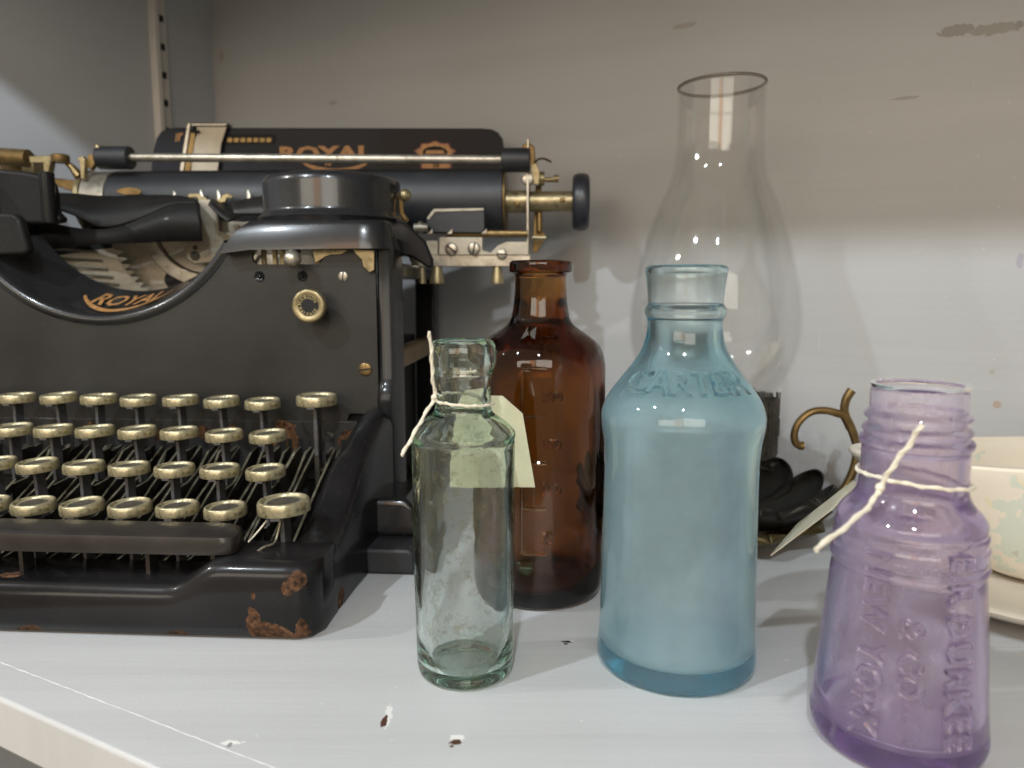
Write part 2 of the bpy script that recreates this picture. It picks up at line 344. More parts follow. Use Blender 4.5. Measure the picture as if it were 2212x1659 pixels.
# the long scratch ridge of paint along the front edge
g = G(); rnd = random.Random(3)
q0, q1 = Vector(sp(-10, 1426)), Vector(sp(700, 1700)); path = []
for i in range(60):
    t = i/59; p = q0.lerp(q1, t); path.append((p.x, p.y+rnd.uniform(-.015, .015), .0))
g.tube(path, [.008+.018*rnd.random() for _ in path], 6, flat=.5)
struct(g.done('paint_ridge', plain('paint_ridge_white', (.66, .66, .64), .5), shelf))
wm = []
def wmark(px, py, r_, sq, colr, amp=1.5):
    x, y, z = onwall(px, py); wm.append(((x, y, z), r_*.5, sq, tuple(.45*c+.55*w for c, w in zip(colr, (.4, .4, .4))), amp*.8))
for a_ in ((2068, 66, 1.5, (.9, 1, 2.6), (.16, .14, .10), 1.8), (2145, 63, 1.9, (.8, 1, 3.5), (.19, .17, .12), 2.0), (2202, 53, .35, (1, 1, 1), (.12, .1, .08), .6),
           (1955, 212, 1.1, (.7, 1, 7), (.25, .23, .2), 1.3), (478, 122, .8, (1.6, 1, .8), (.36, .25, .15), 1.6), (2203, 562, .6, (2.2, 1, .8), (.3, .28, .42), 1.3),
           (2154, 874, .4, (1, 1, 1), (.42, .22, .1), .8), (2143, 803, .28, (1, 1, 1), (.35, .33, .2), .7), (1480, 55, 1.1, (.7, 1, 4), (.3, .27, .22), 1.6), (720, 222, .9, (1, 1, 4), (.28, .22, .2), 1.9)):
    wmark(*a_)
M['wall'] = painted('blue_grey_painted_wall', (.455, .46, .465), (4, 4, 60), wm, .5, .55)
def slab(name, mat, u0, u1, d0, d1, z0, z1, bev=0):
    g = G(); g.add([cb(u, d, z) for z in (z0, z1) for d in (d0, d1) for u in (u0, u1)], [(0, 2, 3, 1), (4, 5, 7, 6), (0, 1, 5, 4), (2, 6, 7, 3), (0, 4, 6, 2), (1, 3, 7, 5)])
    o = g.done(name, mat, None, bev); struct(o); return o
slab('back_wall', 'wall', UC-2, 64, 0, -2, -34, 75)
M['panel'] = painted('blue_grey_painted_side_wall', (.45, .47, .50), (4, 4, 40), (), .5, .3)
slab('side_wall', 'panel', UC-2, UC, 0, DE+2, -34, 75)
slab('right_side_wall', 'panel', 62, 64, 0, DE+2, -34, 75)
slab('upper_shelf', 'panel', UC, 62, 0, DE+.6, 36.9, 38.7, .12)
slab('lower_shelf', 'panel', UC, 62, 0, DE, -33, -31.2, .12)
# slotted shelf standard on the side wall
pa, pb_ = onpanel(320, 60), onpanel(354, 60); y0, y1 = WD-pa.dot(NV), WD-pb_.dot(NV)
def onside(px, py, X=0): p = onpanel(px, py); return (p.x, p.y, p.z)
std = empty('shelf_standard', cb(UC, (y0+y1)/2, 0), GD); tag(std, 'white slotted metal shelf standard screwed up the left side wall near the corner', 'shelf bracket')
wd = (y0-y1)
g = G(); g.box(0, .3, -wd/2, wd/2, .1, 36.5); g.box(.3, .75, -wd/2, -wd*.2, .1, 36.5, 0); g.done('channel', 'white_metal', std, .05)
z0s, z1s = onside(345, 50)[2], onside(345, 110)[2]; pit = (z0s-z1s)
gs = G(); gs.box(0, .03, -wd*.13, wd*.13, 0, pit*.24)
first = gs.done('slot', 'dark', std); first.location = (.0031, wd*.0018, (z0s-8*pit)*.01)
for k in range(1, 13):
    o = first.copy(); COL.objects.link(o); o.location.z = (z0s-8*pit+k*pit)*.01

# ------------------------------------------------------------------ bottles
def X_off(X, Y): return math.cos(math.atan2(X, Y))
def offaxis(px): return math.cos(math.atan((px-1106)/1600))
def world_profile(pts, Y, k=1.0):              # [(half width px, y px)] top to bottom -> [(r, z)] bottom to top
    out = []
    for hw, py in pts:
        z = zc_of(py, Y); out.append((hw/1600*z*k, H+z*(-SP-(py-829.5)/1600*CP)))
    return out[::-1]
def prof_r(prof, z):
    for (r0, z0), (r1, z1) in zip(prof, prof[1:]):
        if z0 <= z <= z1: return r0+(r1-r0)*(z-z0)/max(1e-6, z1-z0)
    return prof[-1][0] if z > prof[-1][1] else prof[0][0]
def bottle(name, label, X, Y, pts, heel, wall, mats, floor=.45, mouth=None, cat='bottle', seg=96, kick=.25, sub=3, squash=None):
    pr = world_profile(pts, Y, X_off(X, Y)); z_low = pr[0][1]; r0 = pr[0][0]
    outer = [(r0-heel, 0.02), (r0-heel*.35, heel*.18), (r0, heel)]+[(r, z) for r, z in pr if z > heel+.1]
    so = [(max(p[0], 0), p[1]) for p in smooth(outer, sub)]
    zt = so[-1][1]; rt = so[-1][0]; mo = mouth if mouth else rt-wall
    inner = []
    for r_, z in so:
        if z < floor+.25 or z > zt-.12: continue
        # the inside follows the outside but smooths over beads and the lip
        zz = [prof_r(so, z+d) for d in (-.35, -.2, 0, .2, .35)]; inner.append((max(mo*.85, min(zz)-wall) if z < zt-1.6 else min(mo, max(min(zz)-wall, mo)), z))
    prof = [(0, kick)]+[(r0*.55, kick*.6), (r0-heel*1.6, .03)]+so+[(rt-.06, zt+.05), (mo+.06, zt+.05), (mo, zt-.03)]
    k = len(prof)
    prof += inner[::-1]+[(inner[0][0]-.18, floor+.06), (inner[0][0]*.6, floor+kick*.5), (0, floor+kick)]
    mis = [0]*(k)+[1]*(len(prof)-k)
    g = G(); g.lathe(prof, (0, 0, 0), seg, mis[:len(prof)-1])
    if squash: g.v = [Vector((p.x*squash[0], p.y*squash[1], p.z)) for p in g.v]
    root = empty(name, (X, Y, 0)); tag(root, label, cat)
    inn = list(g.m); g.m = [0]*len(g.m); body = g.done('glass_body', mats[0], root, sharp=80, normals=False)
    a_ = body.data.attributes.new('inner', 'FLOAT', 'FACE')
    for q_, x_ in zip(a_.data, inn): q_.value = x_
    return root, so
def wrap_text(root, prof, body, size, X, Y, phi, z, mat, depth=.2, down=False, spacing=1.0, name='embossed_lettering', sink=.05, slope=True):
    vs, fs = textmesh(body, size, depth, spacing)
    a0 = math.atan2(-Y, -X)+phi; g = G(); out = []
    for v in vs:
        h, s = (-v.x, v.y) if down else (v.y, v.x)
        zz = z+h; r_ = prof_r(prof, zz)+v.z+depth/2-sink; a = a0+s/prof_r(prof, z)
        out.append((r_*math.cos(a), r_*math.sin(a), zz))
    g.add(out, fs); return g.done(name, mat, root, sharp=50)
def axisx(px, py, Y): return at(px, py, Y)[0]
# clear green tinted bottle
M['gg'] = shell('pale_green_glass', (.60, .88, .78), 60, (.025, 0), (.02, .05), (.60, .60, .42), (.45, .72), 60, .6, .5, dirt=(.53, .7, (.30, .26, .14), 190), odirt=.05)
GY = 23.4; GX = axisx(1005, 1400, GY)
gp = [(66, 738), (70, 745), (73, 764), (71.5, 785), (64, 804), (61, 818), (60.5, 840), (60.5, 875), (65, 890), (80, 902), (98, 915), (110, 929), (113, 938), (111, 948), (111.5, 965), (111, 1000), (109.5, 1187), (105, 1350), (103, 1420)]
gb, gprof = bottle('green_bottle', 'pale green clear glass bottle with grubby insides, smallest of the bottles, string around its neck', GX, GY, gp, .35, .22, ['gg', 'gi'], .4, mouth=.72)
# amber bottle
M['ag'] = shell('amber_glass', (.765, .535, .05), 850, (.03, 0), (.03, .02), (.40, .22, .05), (.4, .7), 25, .3, .5)
AY = 30.2; AX = axisx(1165, 1200, AY)
ap = [(66, 566), (68, 569), (68, 584), (66, 588), (57, 592), (55, 600), (55.5, 612), (57, 640), (60, 668), (65, 690), (78, 706), (102, 722), (122, 738), (134, 758), (139.5, 785), (140, 830), (138.5, 1000), (135, 1150), (131, 1255)]
ab, aprof = bottle('amber_bottle', 'dark amber medicine bottle with raised measuring marks, standing beside the blue bottle', AX, AY, ap, .45, .3, ['ag', 'ai'], .55, mouth=.85)
def az(py): return at(1165, py, AY-2.6)[2]
for tx, px, py, s in (('MILS', 1167, 722, .62), ('250', 1186, 753, .48), ('200', 1187, 857, .52), ('150', 1186, 960, .52), ('100', 1186, 1056, .52), ('50', 1179, 1161, .52)):
    zz = az(py) if py > 740 else at(1165, py, AY-2.2)[2]
    wrap_text(ab, aprof, tx, s, AX, AY, math.asin(max(-1, min(1, (px-1165)/140)))*(1 if py > 740 else 0), zz, 'ag', .3)
def arc_bar(root, prof, X, Y, px0, px1, py0, py1, cx, hw, mat, r_, zf):
    a0 = math.atan2(-Y, -X); pts = []
    for i in range(9):
        t = i/8; px = px0+(px1-px0)*t; z = zf(py0+(py1-py0)*t); a = a0+math.asin((px-cx)/hw); rr = prof_r(prof, z)+.01
        pts.append((rr*math.cos(a), rr*math.sin(a), z))
    g = G(); g.tube(pts, r_, 6); return g.done('measuring_mark', mat, root)
arc_bar(ab, aprof, AX, AY, 1129, 1129, 800, 1195, 1165, 140, 'ag', .07, az)
for py in (796, 900, 1000, 1098, 1196): arc_bar(ab, aprof, AX, AY, 1131, 1178, py, py, 1165, 140, 'ag', .07, az)
arc_bar(ab, aprof, AX, AY, 1178, 1178, 1172, 1196, 1165, 140, 'ag', .07, az)
# frosted blue bottle
M['bgl'] = shell('aqua_blue_glass', (.26, .84, .94), 90, (.035, .07), (.16, .50), (.95, .97, 1.0), (.2, .6), 9, .25, .42, dirt=(.62, .14, (.95, .97, .99), 120), odirt=.05, stain=(9.6, 11.6, .22))
BY = 24.1; BX = axisx(1458, 1400, BY)
bp = [(88, 577), (90.5, 580), (89, 590), (85, 620), (82.5, 652), (84, 659), (89, 667), (89, 678), (84, 687), (82, 697), (83, 715), (88, 740), (99, 765), (120, 796), (148, 832), (168, 862), (177, 888), (178, 903), (176, 922), (172.5, 940), (169.5, 960), (167, 1000), (167, 1150), (167.5, 1300), (170, 1370), (171, 1420)]
bb, bprof = bottle('blue_bottle', 'frosted aqua blue bottle with a beaded neck, standing in front of the oil lamp', BX, BY, bp, .3, .26, ['bgl', 'bgi'], .6, mouth=1.12)
zb = at(1470, 832, BY-2.0)[2]
wrap_text(bb, bprof, 'CARTER', .95, BX, BY, R(3), zb, 'bgl', .34, spacing=1.02)
g = G(); a0 = math.atan2(-BY, -BX)
g.tube([((prof_r(bprof, zb+1.25)+.01)*math.cos(a0+t), (prof_r(bprof, zb+1.25)+.01)*math.sin(a0+t), zb+1.25) for t in (-.22, -.1, .02)], .04, 6); g.done('raised_dash', 'bgl', bb)
# purple bottle
M['pg'] = shell('amethyst_glass', (.66, .49, .82), 110, (.035, .07), (.09, .40), (.92, .80, .96), (.30, .72), 26, .4, .45, (1, 1, .4), dirt=(.57, .45, (.93, .88, .97), 90), odirt=.2)
PY = 19.6; PX = axisx(1938, 1500, PY)
pp = [(103, 833), (108, 838), (109, 850), (108.5, 876), (109, 884), (118, 893), (120, 900), (111, 908), (110, 914), (120, 921), (123, 929), (117, 936), (119, 940), (128, 948), (127, 958), (121, 966), (120.5, 990), (121.5, 1040), (125, 1060), (137, 1079), (155, 1096), (166, 1112), (166, 1126), (171, 1136), (170, 1150), (174, 1162), (173, 1178), (171, 1190), (176, 1198), (175, 1206), (170, 1214), (173, 1240), (179, 1305), (187, 1412), (195, 1520), (198, 1560)]
pb, pprof = bottle('purple_bottle', 'tapering amethyst purple bottle with a threaded mouth and raised lettering down its side', PX, PY, pp, .5, .22, ['pg', 'pi'], .6, mouth=1.16, sub=3)
def pz(py): return at(1960, py, PY-2.3)[2]
wrap_text(pb, pprof, 'E.R.DURKEE', .86, PX, PY, math.asin(.60), pz(1420), 'pg', .22, True, 1.12)
wrap_text(pb, pprof, '& CO', .80, PX, PY, math.asin(.10), pz(1440), 'pg', .22, True, 1.1)
wrap_text(pb, pprof, 'NEW YORK', .86, PX, PY, math.asin(-.33), pz(1425), 'pg', .22, True, 1.12)
# ------------------------------------------------------------------ strings and price tags
def rope(pts, r, parent, name='string', n=6):
    s = smooth(pts, n); g = G(); g.tube(s, r*.8, 8)
    # a second strand twisted round the first
    tw = []
    for i, p in enumerate(s):
        a = i*1.1; t = (s[min(i+1, len(s)-1)]-s[max(i-1, 0)]).normalized(); u = t.cross(Vector((.3, .2, 1))).normalized(); v_ = t.cross(u)
        tw.append(p+(u*math.cos(a)+v_*math.sin(a))*r*.72)
    g.tube(tw, r*.72, 6); return g.done(name, 'string', parent)
def card(name, pts, mat, parent, th=.04):
    q = [Vector(p) for p in pts]; nrm = (q[1]-q[0]).cross(q[2]-q[0]).normalized()*th
    n = len(q); g = G(); g.add(q+[p+nrm for p in q], [tuple(range(n)), tuple(reversed(range(n, 2*n)))]+[(i, i+n, (i+1) % n+n, (i+1) % n) for i in range(n)])
    return g.done(name, mat, parent)
def ring(prof, X, Y, z, off, tilt, a_from, a_to, n=28, tiltdir=0):
    out = []
    for i in range(n+1):
        a = a_from+(a_to-a_from)*i/n; zz = z+tilt*math.cos(a-tiltdir); r_ = prof_r(prof, zz)+off
        out.append((X+r_*math.cos(a), Y+r_*math.sin(a), zz))
    return out
gt = empty('price_tag', (GX, GY, 0)); tag(gt, 'blank cream card tag with clipped corners hanging by string behind the green bottle', 'tag')
def rel(p, o): return (p[0]-o[0], p[1]-o[1], p[2]-o[2])
go = (GX, GY, 0); zr = at(1000, 866, GY)[2]
loop = ring(gprof, GX, GY, zr, .06, .08, R(-170), R(190), 36, R(180))
rope([rel(p, go) for p in loop], .048, gt, n=2)
kn = at(938, 858, GY-1.0)
rope([rel(at(927, 716, GY-1.5), go), rel(at(932, 760, GY-1.35), go), rel(at(934, 810, GY-1.2), go), rel(kn, go), rel(at(915, 900, GY-1.3), go), rel(at(890, 945, GY-1.9), go), rel(at(868, 984, GY-2.3), go)], .055, gt)
g = G(); g.lathe([(0, -.1), (.075, -.06), (.1, 0), (.075, .06), (0, .1)], rel(kn, go), 10); g.done('knot', 'string', gt)
TY = GY+2.35
card('card', [rel(at(px, py, TY+(py-950)*.001), go) for px, py in ((968, 1049), (1156, 1052), (1129, 893), (1086, 855), (1012, 853), (973, 893))], 'card', gt)
pt = empty('price_tag', (PX, PY, 0)); tag(pt, 'cream card tag jutting out edge on to the left of the purple bottle', 'tag')
po = (PX, PY, 0); zr = at(1960, 1062, PY-1.5)[2]
loop = ring(pprof, PX, PY, zr, .07, .14, R(-175), R(185), 36, R(195))
rope([rel(p, po) for p in loop], .055, pt, n=2)
kn = at(1901, 1053, PY-1.62)
rope([rel(at(1990, 918, PY-2.3), po), rel(at(1965, 958, PY-2.05), po), rel(at(1930, 1005, PY-1.85), po), rel(kn, po), rel(at(1880, 1090, PY-1.95), po), rel(at(1830, 1135, PY-2.6), po), rel(at(1762, 1187, PY-3.3), po)], .065, pt)
g = G(); g.lathe([(0, -.13), (.09, -.08), (.12, 0), (.09, .08), (0, .13)], rel(kn, po), 10); g.done('knot', 'string', pt)
card('card', [rel(p, po) for p in (at(1664, 1199, PY+3.4), at(1722, 1131, PY+4.2), at(1843, 1037, PY+2.4), at(1852, 1046, PY+1.4), at(1795, 1100, PY+2.0))], 'card2', pt)
# ------------------------------------------------------------------ oil lamp
m, nt = newmat('clear_thin_lamp_glass'); lw = N(nt, 'ShaderNodeLayerWeight'); lw.inputs[0].default_value = .28
tr = N(nt, 'ShaderNodeBsdfTransparent'); L(nt, ramp(nt, lw.outputs['Facing'], [(.0, (.995, .995, .99)), (.75, (.985, .985, .98)), (.95, (.96, .96, .95)), (1, (.70, .69, .66))]).outputs[0], tr.inputs[0])
gl = N(nt, 'ShaderNodeBsdfGlossy'); gl.inputs['Roughness'].default_value = .03; mx = N(nt, 'ShaderNodeMixShader')
L(nt, mth(nt, 'MINIMUM', mth(nt, 'MULTIPLY', lw.outputs['Fresnel'], .8), .16), mx.inputs[0]); L(nt, tr.outputs[0], mx.inputs[1]); L(nt, gl.outputs[0], mx.inputs[2]); finish(nt, mx.outputs[0]); M['clear'] = m
LY = 38.5; LX = axisx(1541, 700, LY)
lamp_root = empty('oil_lamp', (LX, LY, 0)); tag(lamp_root, 'oil lamp with clear glass chimney on a dark flower shaped dish behind the blue bottle', 'oil lamp')
cp = [(96.5, 189), (96, 205), (95.5, 300), (97, 330), (103, 372), (113, 405), (129, 440), (152, 506), (170, 572), (182.5, 638), (186.8, 690), (184, 735), (173, 775), (156, 812), (138, 838), (125, 855), (120, 872), (118, 900)]
cpr = smooth(world_profile(cp, LY, X_off(LX, LY)), 4); g = G()
th = .13; prof = [(p[0], p[1]) for p in cpr]+[(cpr[-1][0]+.03, cpr[-1][1]+.03), (cpr[-1][0]+.03, cpr[-1][1]+.13), (cpr[-1][0]-th*.8, cpr[-1][1]+.13)]+[(p[0]-th, p[1]) for p in cpr[::-1]]
g.lathe(prof, (0, 0, 0), 96, close=True)
for v in g.v:
    if v.z > 19: v.z += v.x*.03*(min(1, (v.z-19)/4))
rim = G(); nr = 72; rr_ = cpr[-1][0]-th*.4
rim.tube([(rr_*math.cos(i*2*math.pi/nr), rr_*math.sin(i*2*math.pi/nr), cpr[-1][1]+.1+rr_*math.cos(i*2*math.pi/nr)*.03) for i in range(nr+1)], .085, 8, cap=False)
rim.done('chimney_rim', glassmat('thick_rim_glass', (.55, .48, .40), 900, .05, bump=.05, ior=1.5), lamp_root, sharp=80)
chim = g.done('chimney', 'clear', lamp_root, sharp=80)
gz0, gz1 = at(1541, 995, LY-3)[2], at(1541, 868, LY-3)[2]; gr = 138/1600*zc_of(930, LY)
g = G(); k = 56                                        # pierced gallery with a ragged crown of prongs
for i in range(k):
    a, b = i*2*math.pi/k, (i+.82)*2*math.pi/k
    for (za, zb_, ra) in ((gz0, gz0+.75, 0), (gz0+.95, gz1-1.2, .05), (gz1-1.0, gz1-.35+.35*random.random(), .02)):
        q = [(gr+ra+d, ang, z) for d in (0, .05) for z in (za, zb_) for ang in (a, b)]
        if i % 2 and za > gz1-1.05: q = [(r_, an, za if z == za else z+.25) for r_, an, z in q]
        vs = [(r_*math.cos(t), r_*math.sin(t), z) for r_, t, z in q]
        g.add(vs, [(0, 1, 3, 2), (4, 6, 7, 5), (0, 4, 5, 1), (2, 3, 7, 6), (0, 2, 6, 4), (1, 5, 7, 3)])
g.lathe([(gr-.05, gz0-.05), (gr+.06, gz0-.05), (gr+.06, gz0+.1), (gr-.05, gz0+.1)], (0, 0, 0), 56, close=True)
g.lathe([(gr-.08, gz0+.72), (gr+.03, gz0+.72), (gr+.03, gz0+1.0), (gr-.08, gz0+1.0)], (0, 0, 0), 56, close=True)
g.lathe([(gr-.08, gz1-1.25), (gr+.03, gz1-1.25), (gr+.03, gz1-.95), (gr-.08, gz1-.95)], (0, 0, 0), 56, close=True)
g.done('gallery', 'gallery', lamp_root)
g = G(); g.lathe([(0, gz0+.1), (gr*.7, gz0), (gr-.1, gz0-.1), (gr*.8, gz0-.5), (gr*.45, gz0-.9), (gr*.4, 1.0), (0, .9)], (0, 0, 0), 40); g.done('font', 'tin', lamp_root)
g = G(); g.cyl((0, 0, gz0), (0, 0, gz0+1.6), .55, 24, r1=.4); g.box(-.5, .5, -.12, .12, gz0+1.5, gz0+2.1); g.done('burner', 'gallery', lamp_root, .03)
def petal(len_, wid, z0, z1, r0):
    g = G(); nu, nv = 15, 9; vs = []
    for i in range(nu):
        u = math.sin(math.pi/2*i/(nu-1)); wv = wid*min(1, .5+.8*u)*math.sqrt(max(.0004, 1-max(0, (u-.5)/.5)**2.4))
        for j in range(nv):
            t = (j/(nv-1)-.5)*2; r_ = r0+len_*u-(.35*t*t*u)
            vs.append((r_, t*wv*.5, z0+(z1-z0)*(u**2.4)+.3*t*t*u+.05))
    g.add(vs, [(i*nv+j, i*nv+j+1, (i+1)*nv+j+1, (i+1)*nv+j) for i in range(nu-1) for j in range(nv-1)]); return g
def ringof(name, gen, mat, count, ph):
    base = None
    for i in range(count):
        if base is None: o = base = gen.done(name, mat, lamp_root, solid=.07, sharp=70)
        else: o = base.copy(); COL.objects.link(o)
        o.rotation_euler = (0, 0, ph+i*2*math.pi/count)
ringof('petal', petal(3.6, 3.5, .75, 2.5, 2.9), 'tin', 12, .1)
ringof('lower_petal', petal(3.6, 3.9, .20, 1.1, 2.7), 'bronze', 11, .35)
g = G(); g.lathe([(0, .0), (2.4, .0), (2.6, .2), (1.8, .5), (1.5, .9), (0, .9)], (0, 0, 0), 40); g.done('foot', 'bronze', lamp_root)
lo = (LX, LY, 0); HY = LY-1.5
g = G()
def hp(px, py, dy=0): return rel(at(px, py, HY+dy), lo)
stem = smooth([hp(1798, 1092, -.3), hp(1815, 1068), hp(1834, 1038), hp(1848, 1000), hp(1851, 968), hp(1846, 945), hp(1836, 920), hp(1824, 899)], 5)
g.tube(stem, [.22]*len(stem), 10)
br = smooth([hp(1838, 925), hp(1824, 899), hp(1806, 892), hp(1785, 887), hp(1759, 888), hp(1738, 899), hp(1722, 918), hp(1716, 938), hp(1718, 954), hp(1726, 962), hp(1735, 963)], 5); nb = len(br)
g.tube(br, [.24-.06*math.sin(i/nb*3) for i in range(nb)], 10)
tp = smooth([hp(1832, 912), hp(1826, 895), hp(1824, 880), hp(1828, 862), hp(1835, 850), hp(1840, 843)], 5)
g.tube(tp, [.2+.03*(i/len(tp)) for i in range(len(tp))], 10)
g.done('handle', 'antique', lamp_root)
# ------------------------------------------------------------------ cream pottery sauce boat
m, nt = newmat('cream_glazed_pottery'); v = coords(nt); n = noise(nt, v, 20, 4)
c = ramp(nt, n, [(.3, (.68, .61, .50)), (.7, (.76, .69, .58))]).outputs[0]
sep = N(nt, 'ShaderNodeSeparateXYZ'); L(nt, v, sep.inputs[0])
vz = N(nt, 'ShaderNodeTexVoronoi'); vz.inputs['Scale'].default_value = 70; L(nt, v, vz.inputs['Vector'])
reg = blob(nt, v, (-3.6, -3.4, 3.7), 2.1, noise(nt, v, 150, 3), 2.4, (1, .4, 1.0))
hue = ramp(nt, vz.outputs['Color'], [(.0, (.30, .52, .46)), (.45, (.55, .62, .50)), (.62, (.66, .60, .26)), (.8, (.13, .16, .10)), (1, (.6, .6, .45))])
hue.color_ramp.interpolation = 'CONSTANT'
c = mixc(nt, mth(nt, 'MULTIPLY', reg, .33), c, hue.outputs[0])
p = N(nt, 'ShaderNodeBsdfPrincipled'); L(nt, c, p.inputs['Base Color']); p.inputs['Roughness'].default_value = .22; p.inputs['Coat Weight'].default_value = .4
L(nt, bumpn(nt, noise(nt, v, 60, 3), .12, .0008), p.inputs['Normal']); finish(nt, p.outputs[0]); M['pottery'] = m
SX, SY = 24.4, 30.2
boat = empty('sauce_boat', (SX, SY, 0)); tag(boat, 'cream glazed pottery sauce boat with faded turquoise flowers, partly hidden by the purple bottle', 'dish')
def oval(a, b, z, tip=0, ztip=0, n=72, sq=2.6):
    out = []
    for i in range(n):
        t = 2*math.pi*i/n; c_, s_ = math.cos(t), math.sin(t)
        x = a*abs(c_)**(2/sq)*(1 if c_ > 0 else -1); y = b*abs(s_)**(2/sq)*(1 if s_ > 0 else -1)
        k = max(0, -c_)**5; x -= tip*k; zz = z+ztip*k
        out.append(Vector((x, y, zz)))
    return out
g = G(); zr_ = 5.9
g.loft([oval(4.4, 2.6, .9), oval(4.8, 2.9, 1.1), oval(5.8, 3.2, 2.2, .3), oval(6.8, 3.35, 3.6, .9), oval(7.7, 3.35, 4.9, 1.6), oval(8.1, 3.4, zr_-.22, 2.2, .1), oval(8.05, 3.36, zr_, 2.25, .12),
        oval(7.8, 3.1, zr_, 2.0, .1), oval(7.5, 2.95, 5.5, 1.5), oval(6.4, 2.8, 3.9, .7), oval(4.6, 2.2, 2.0)], 0)
g.done('bowl', 'pottery', boat, sharp=60, subsurf=1)
g = G(); g.loft([oval(6.4, 4.6, 0.0), oval(7.2, 5.2, .15), oval(8.9, 7.2, 1.0), oval(9.1, 7.4, 1.25), oval(8.8, 7.1, 1.3), oval(6.4, 4.4, .75), oval(4.8, 3.0, .8)], 0); g.done('saucer', 'pottery', boat, sharp=60, subsurf=1)
# ------------------------------------------------------------------ typewriter (local frame: x right, y back, z up, centimetres)
tw = empty('typewriter', MO, TH); tag(tw, 'old black office typewriter with brass rimmed keys and chipped enamel, left of the bottles', 'typewriter')
def P3(px, py, yl): x, z = pl(px, py, yl); return (x, yl, z)
HWB = 13.8
# front rail of the keyboard frame: low in the middle, stepping up to the corner
M['frame'] = enamel('chipped_black_enamel', (.005, .0045, .005), .24, ((( 12.1, .0, .25), .5, (.62, 1, 1.1)), ((11.5, .0, .75), .28, (1, 1, .55)), ((13.2, .35, .6), .33, (1, 1, .6)), ((13.1, .1, 2.3), .30, (1, .8, .9)), ((12.8, .0, 2.05), .18, (1, .8, .7)), ((11.55, 0, 1.75), .12, (1.4, 1, .7)),
    ((1.9, .8, 1.9), .3, (.7, 1, 1)), ((3.0, 0, .1), .3, (.6, 1, 1.2)), ((8.6, 0, .05), .22, (.6, 1, 1)), ((13.8, 3, .4), .35, (1, 1, 1))), .25)
zlo, zhi = pl(200, 1253, .5)[1], pl(620, 1212, .5)[1]; xs0, xs1 = pl(372, 1250, .3)[0], pl(470, 1250, .3)[0]
def frail(x):
    ax = abs(x); t = min(1, max(0, (ax-xs0)/(xs1-xs0))); t = t*t*(3-2*t); return zlo+(zhi-zlo)*t
rings = []
xs = [-HWB]+[-13.5+i*.45 for i in range(61)]+[HWB]
for x in xs:
    h = frail(x); e = min(1, (HWB-abs(x))/.8); e = math.sqrt(max(0, 1-(1-e)**2)); f = .85*(1-e)     # rounded corner in plan
    rings.append([Vector((x, y+(f if y < 1.4 else 0), z)) for y, z in [(.35, .0), (.12, .12), (.0, .5), (.0, h-.62), (.05, h-.38), (.18, h-.16), (.4, h-.03), (.7, h), (2.5, h+.02), (2.65, h-.05), (2.65, .0)]])
g = G(); g.loft(rings); g.done('front_rail', 'frame', tw, sharp=50)
# side arms rising to the corner posts
for s in (-1, 1):
    key = [(1.2, zhi, 12.0, 13.8), (2.4, zhi+.02, 12.0, 13.8), (3.4, zhi+.25, 12.1, 13.85), (4.8, zhi+1.0, 12.2, 13.9), (6.2, zhi+2.1, 12.35, 14.0), (7.6, zhi+2.9, 12.6, 14.1), (9.0, zhi+3.55, 12.8, 14.2), (10.3, zhi+3.95, 12.95, 14.3), (11.2, zhi+4.1, 13.0, 14.4)]
    sk = smooth([(a, b, c_) for a, b, c_, _ in key], 3); sk2 = smooth([(a, d, 0) for a, _, _, d in key], 3); rings = []
    for (y, z, xi), (_, xo, _) in zip(sk, sk2):
        r_ = .5; rings.append([Vector((s*x, y, zz)) for x, zz in [(xi, .05), (xi, z-r_), (xi+.15, z-.15), (xi+r_, z), (xo-r_, z), (xo-.15, z-.15), (xo, z-r_), (xo, .05)]])
    g = G(); g.loft(rings); g.done('side_arm', 'frame', tw, sharp=60)
# front panel with the round opening for the type basket and the slot for the ribbon levers
YP = 10.6; C0 = pl(218, 349, YP); RA = pl(218, 689, YP); RA = C0[1]-RA[1]
xr = pl(814, 700, YP)[0]; ztop = pl(600, 536, YP)[1]+.25; zbot = pl(300, 917, YP)[1]
cx0 = 0.0; zc0 = C0[1]
aend = math.asin(min(1, (zc0-ztop)/RA))
arc = [(cx0+RA*math.cos(-aend-(math.pi-2*aend)*k/48), zc0+RA*math.sin(-aend-(math.pi-2*aend)*k/48)) for k in range(49)]
poly = arc[::-1]                                        # from left end through the bottom to right end
nx = pl(752, 895, YP)[0]; nz = pl(752, 893, YP)[1]
s0, s1 = pl(544, 556, YP), pl(698, 556, YP); sh = .33
slot = rpoly(s0[0], s1[0], s0[1]-sh, s0[1]+sh, sh*.98, 4)
ki = max(range(len(slot)), key=lambda i: slot[i][1]); slotk = slot[ki:]+slot[:ki]
right = [(slotk[0][0], ztop)]+slotk+[slotk[0], (slotk[0][0]+.001, ztop), (xr, ztop), (xr, nz+.5), (xr-.15, nz+.12), (xr-.5, nz), (nx+.1, nz), (nx, nz-.1), (nx, zbot+.5), (nx-.15, zbot+.12), (nx-.5, zbot)]
left = [(-nx+.5, zbot), (-nx+.15, zbot+.12), (-nx, zbot+.5), (-nx, nz), (-xr+.5, nz), (-xr, nz+.5), (-xr, ztop)]
M['panel_paint'] = enamel('satin_panel_enamel', (.011, .0105, .0095), .42, coat=.06, spec=.42)
g = G(); g.prism(poly+right+left, YP, YP+.25); g.done('front_panel', 'panel_paint', tw, sharp=40)
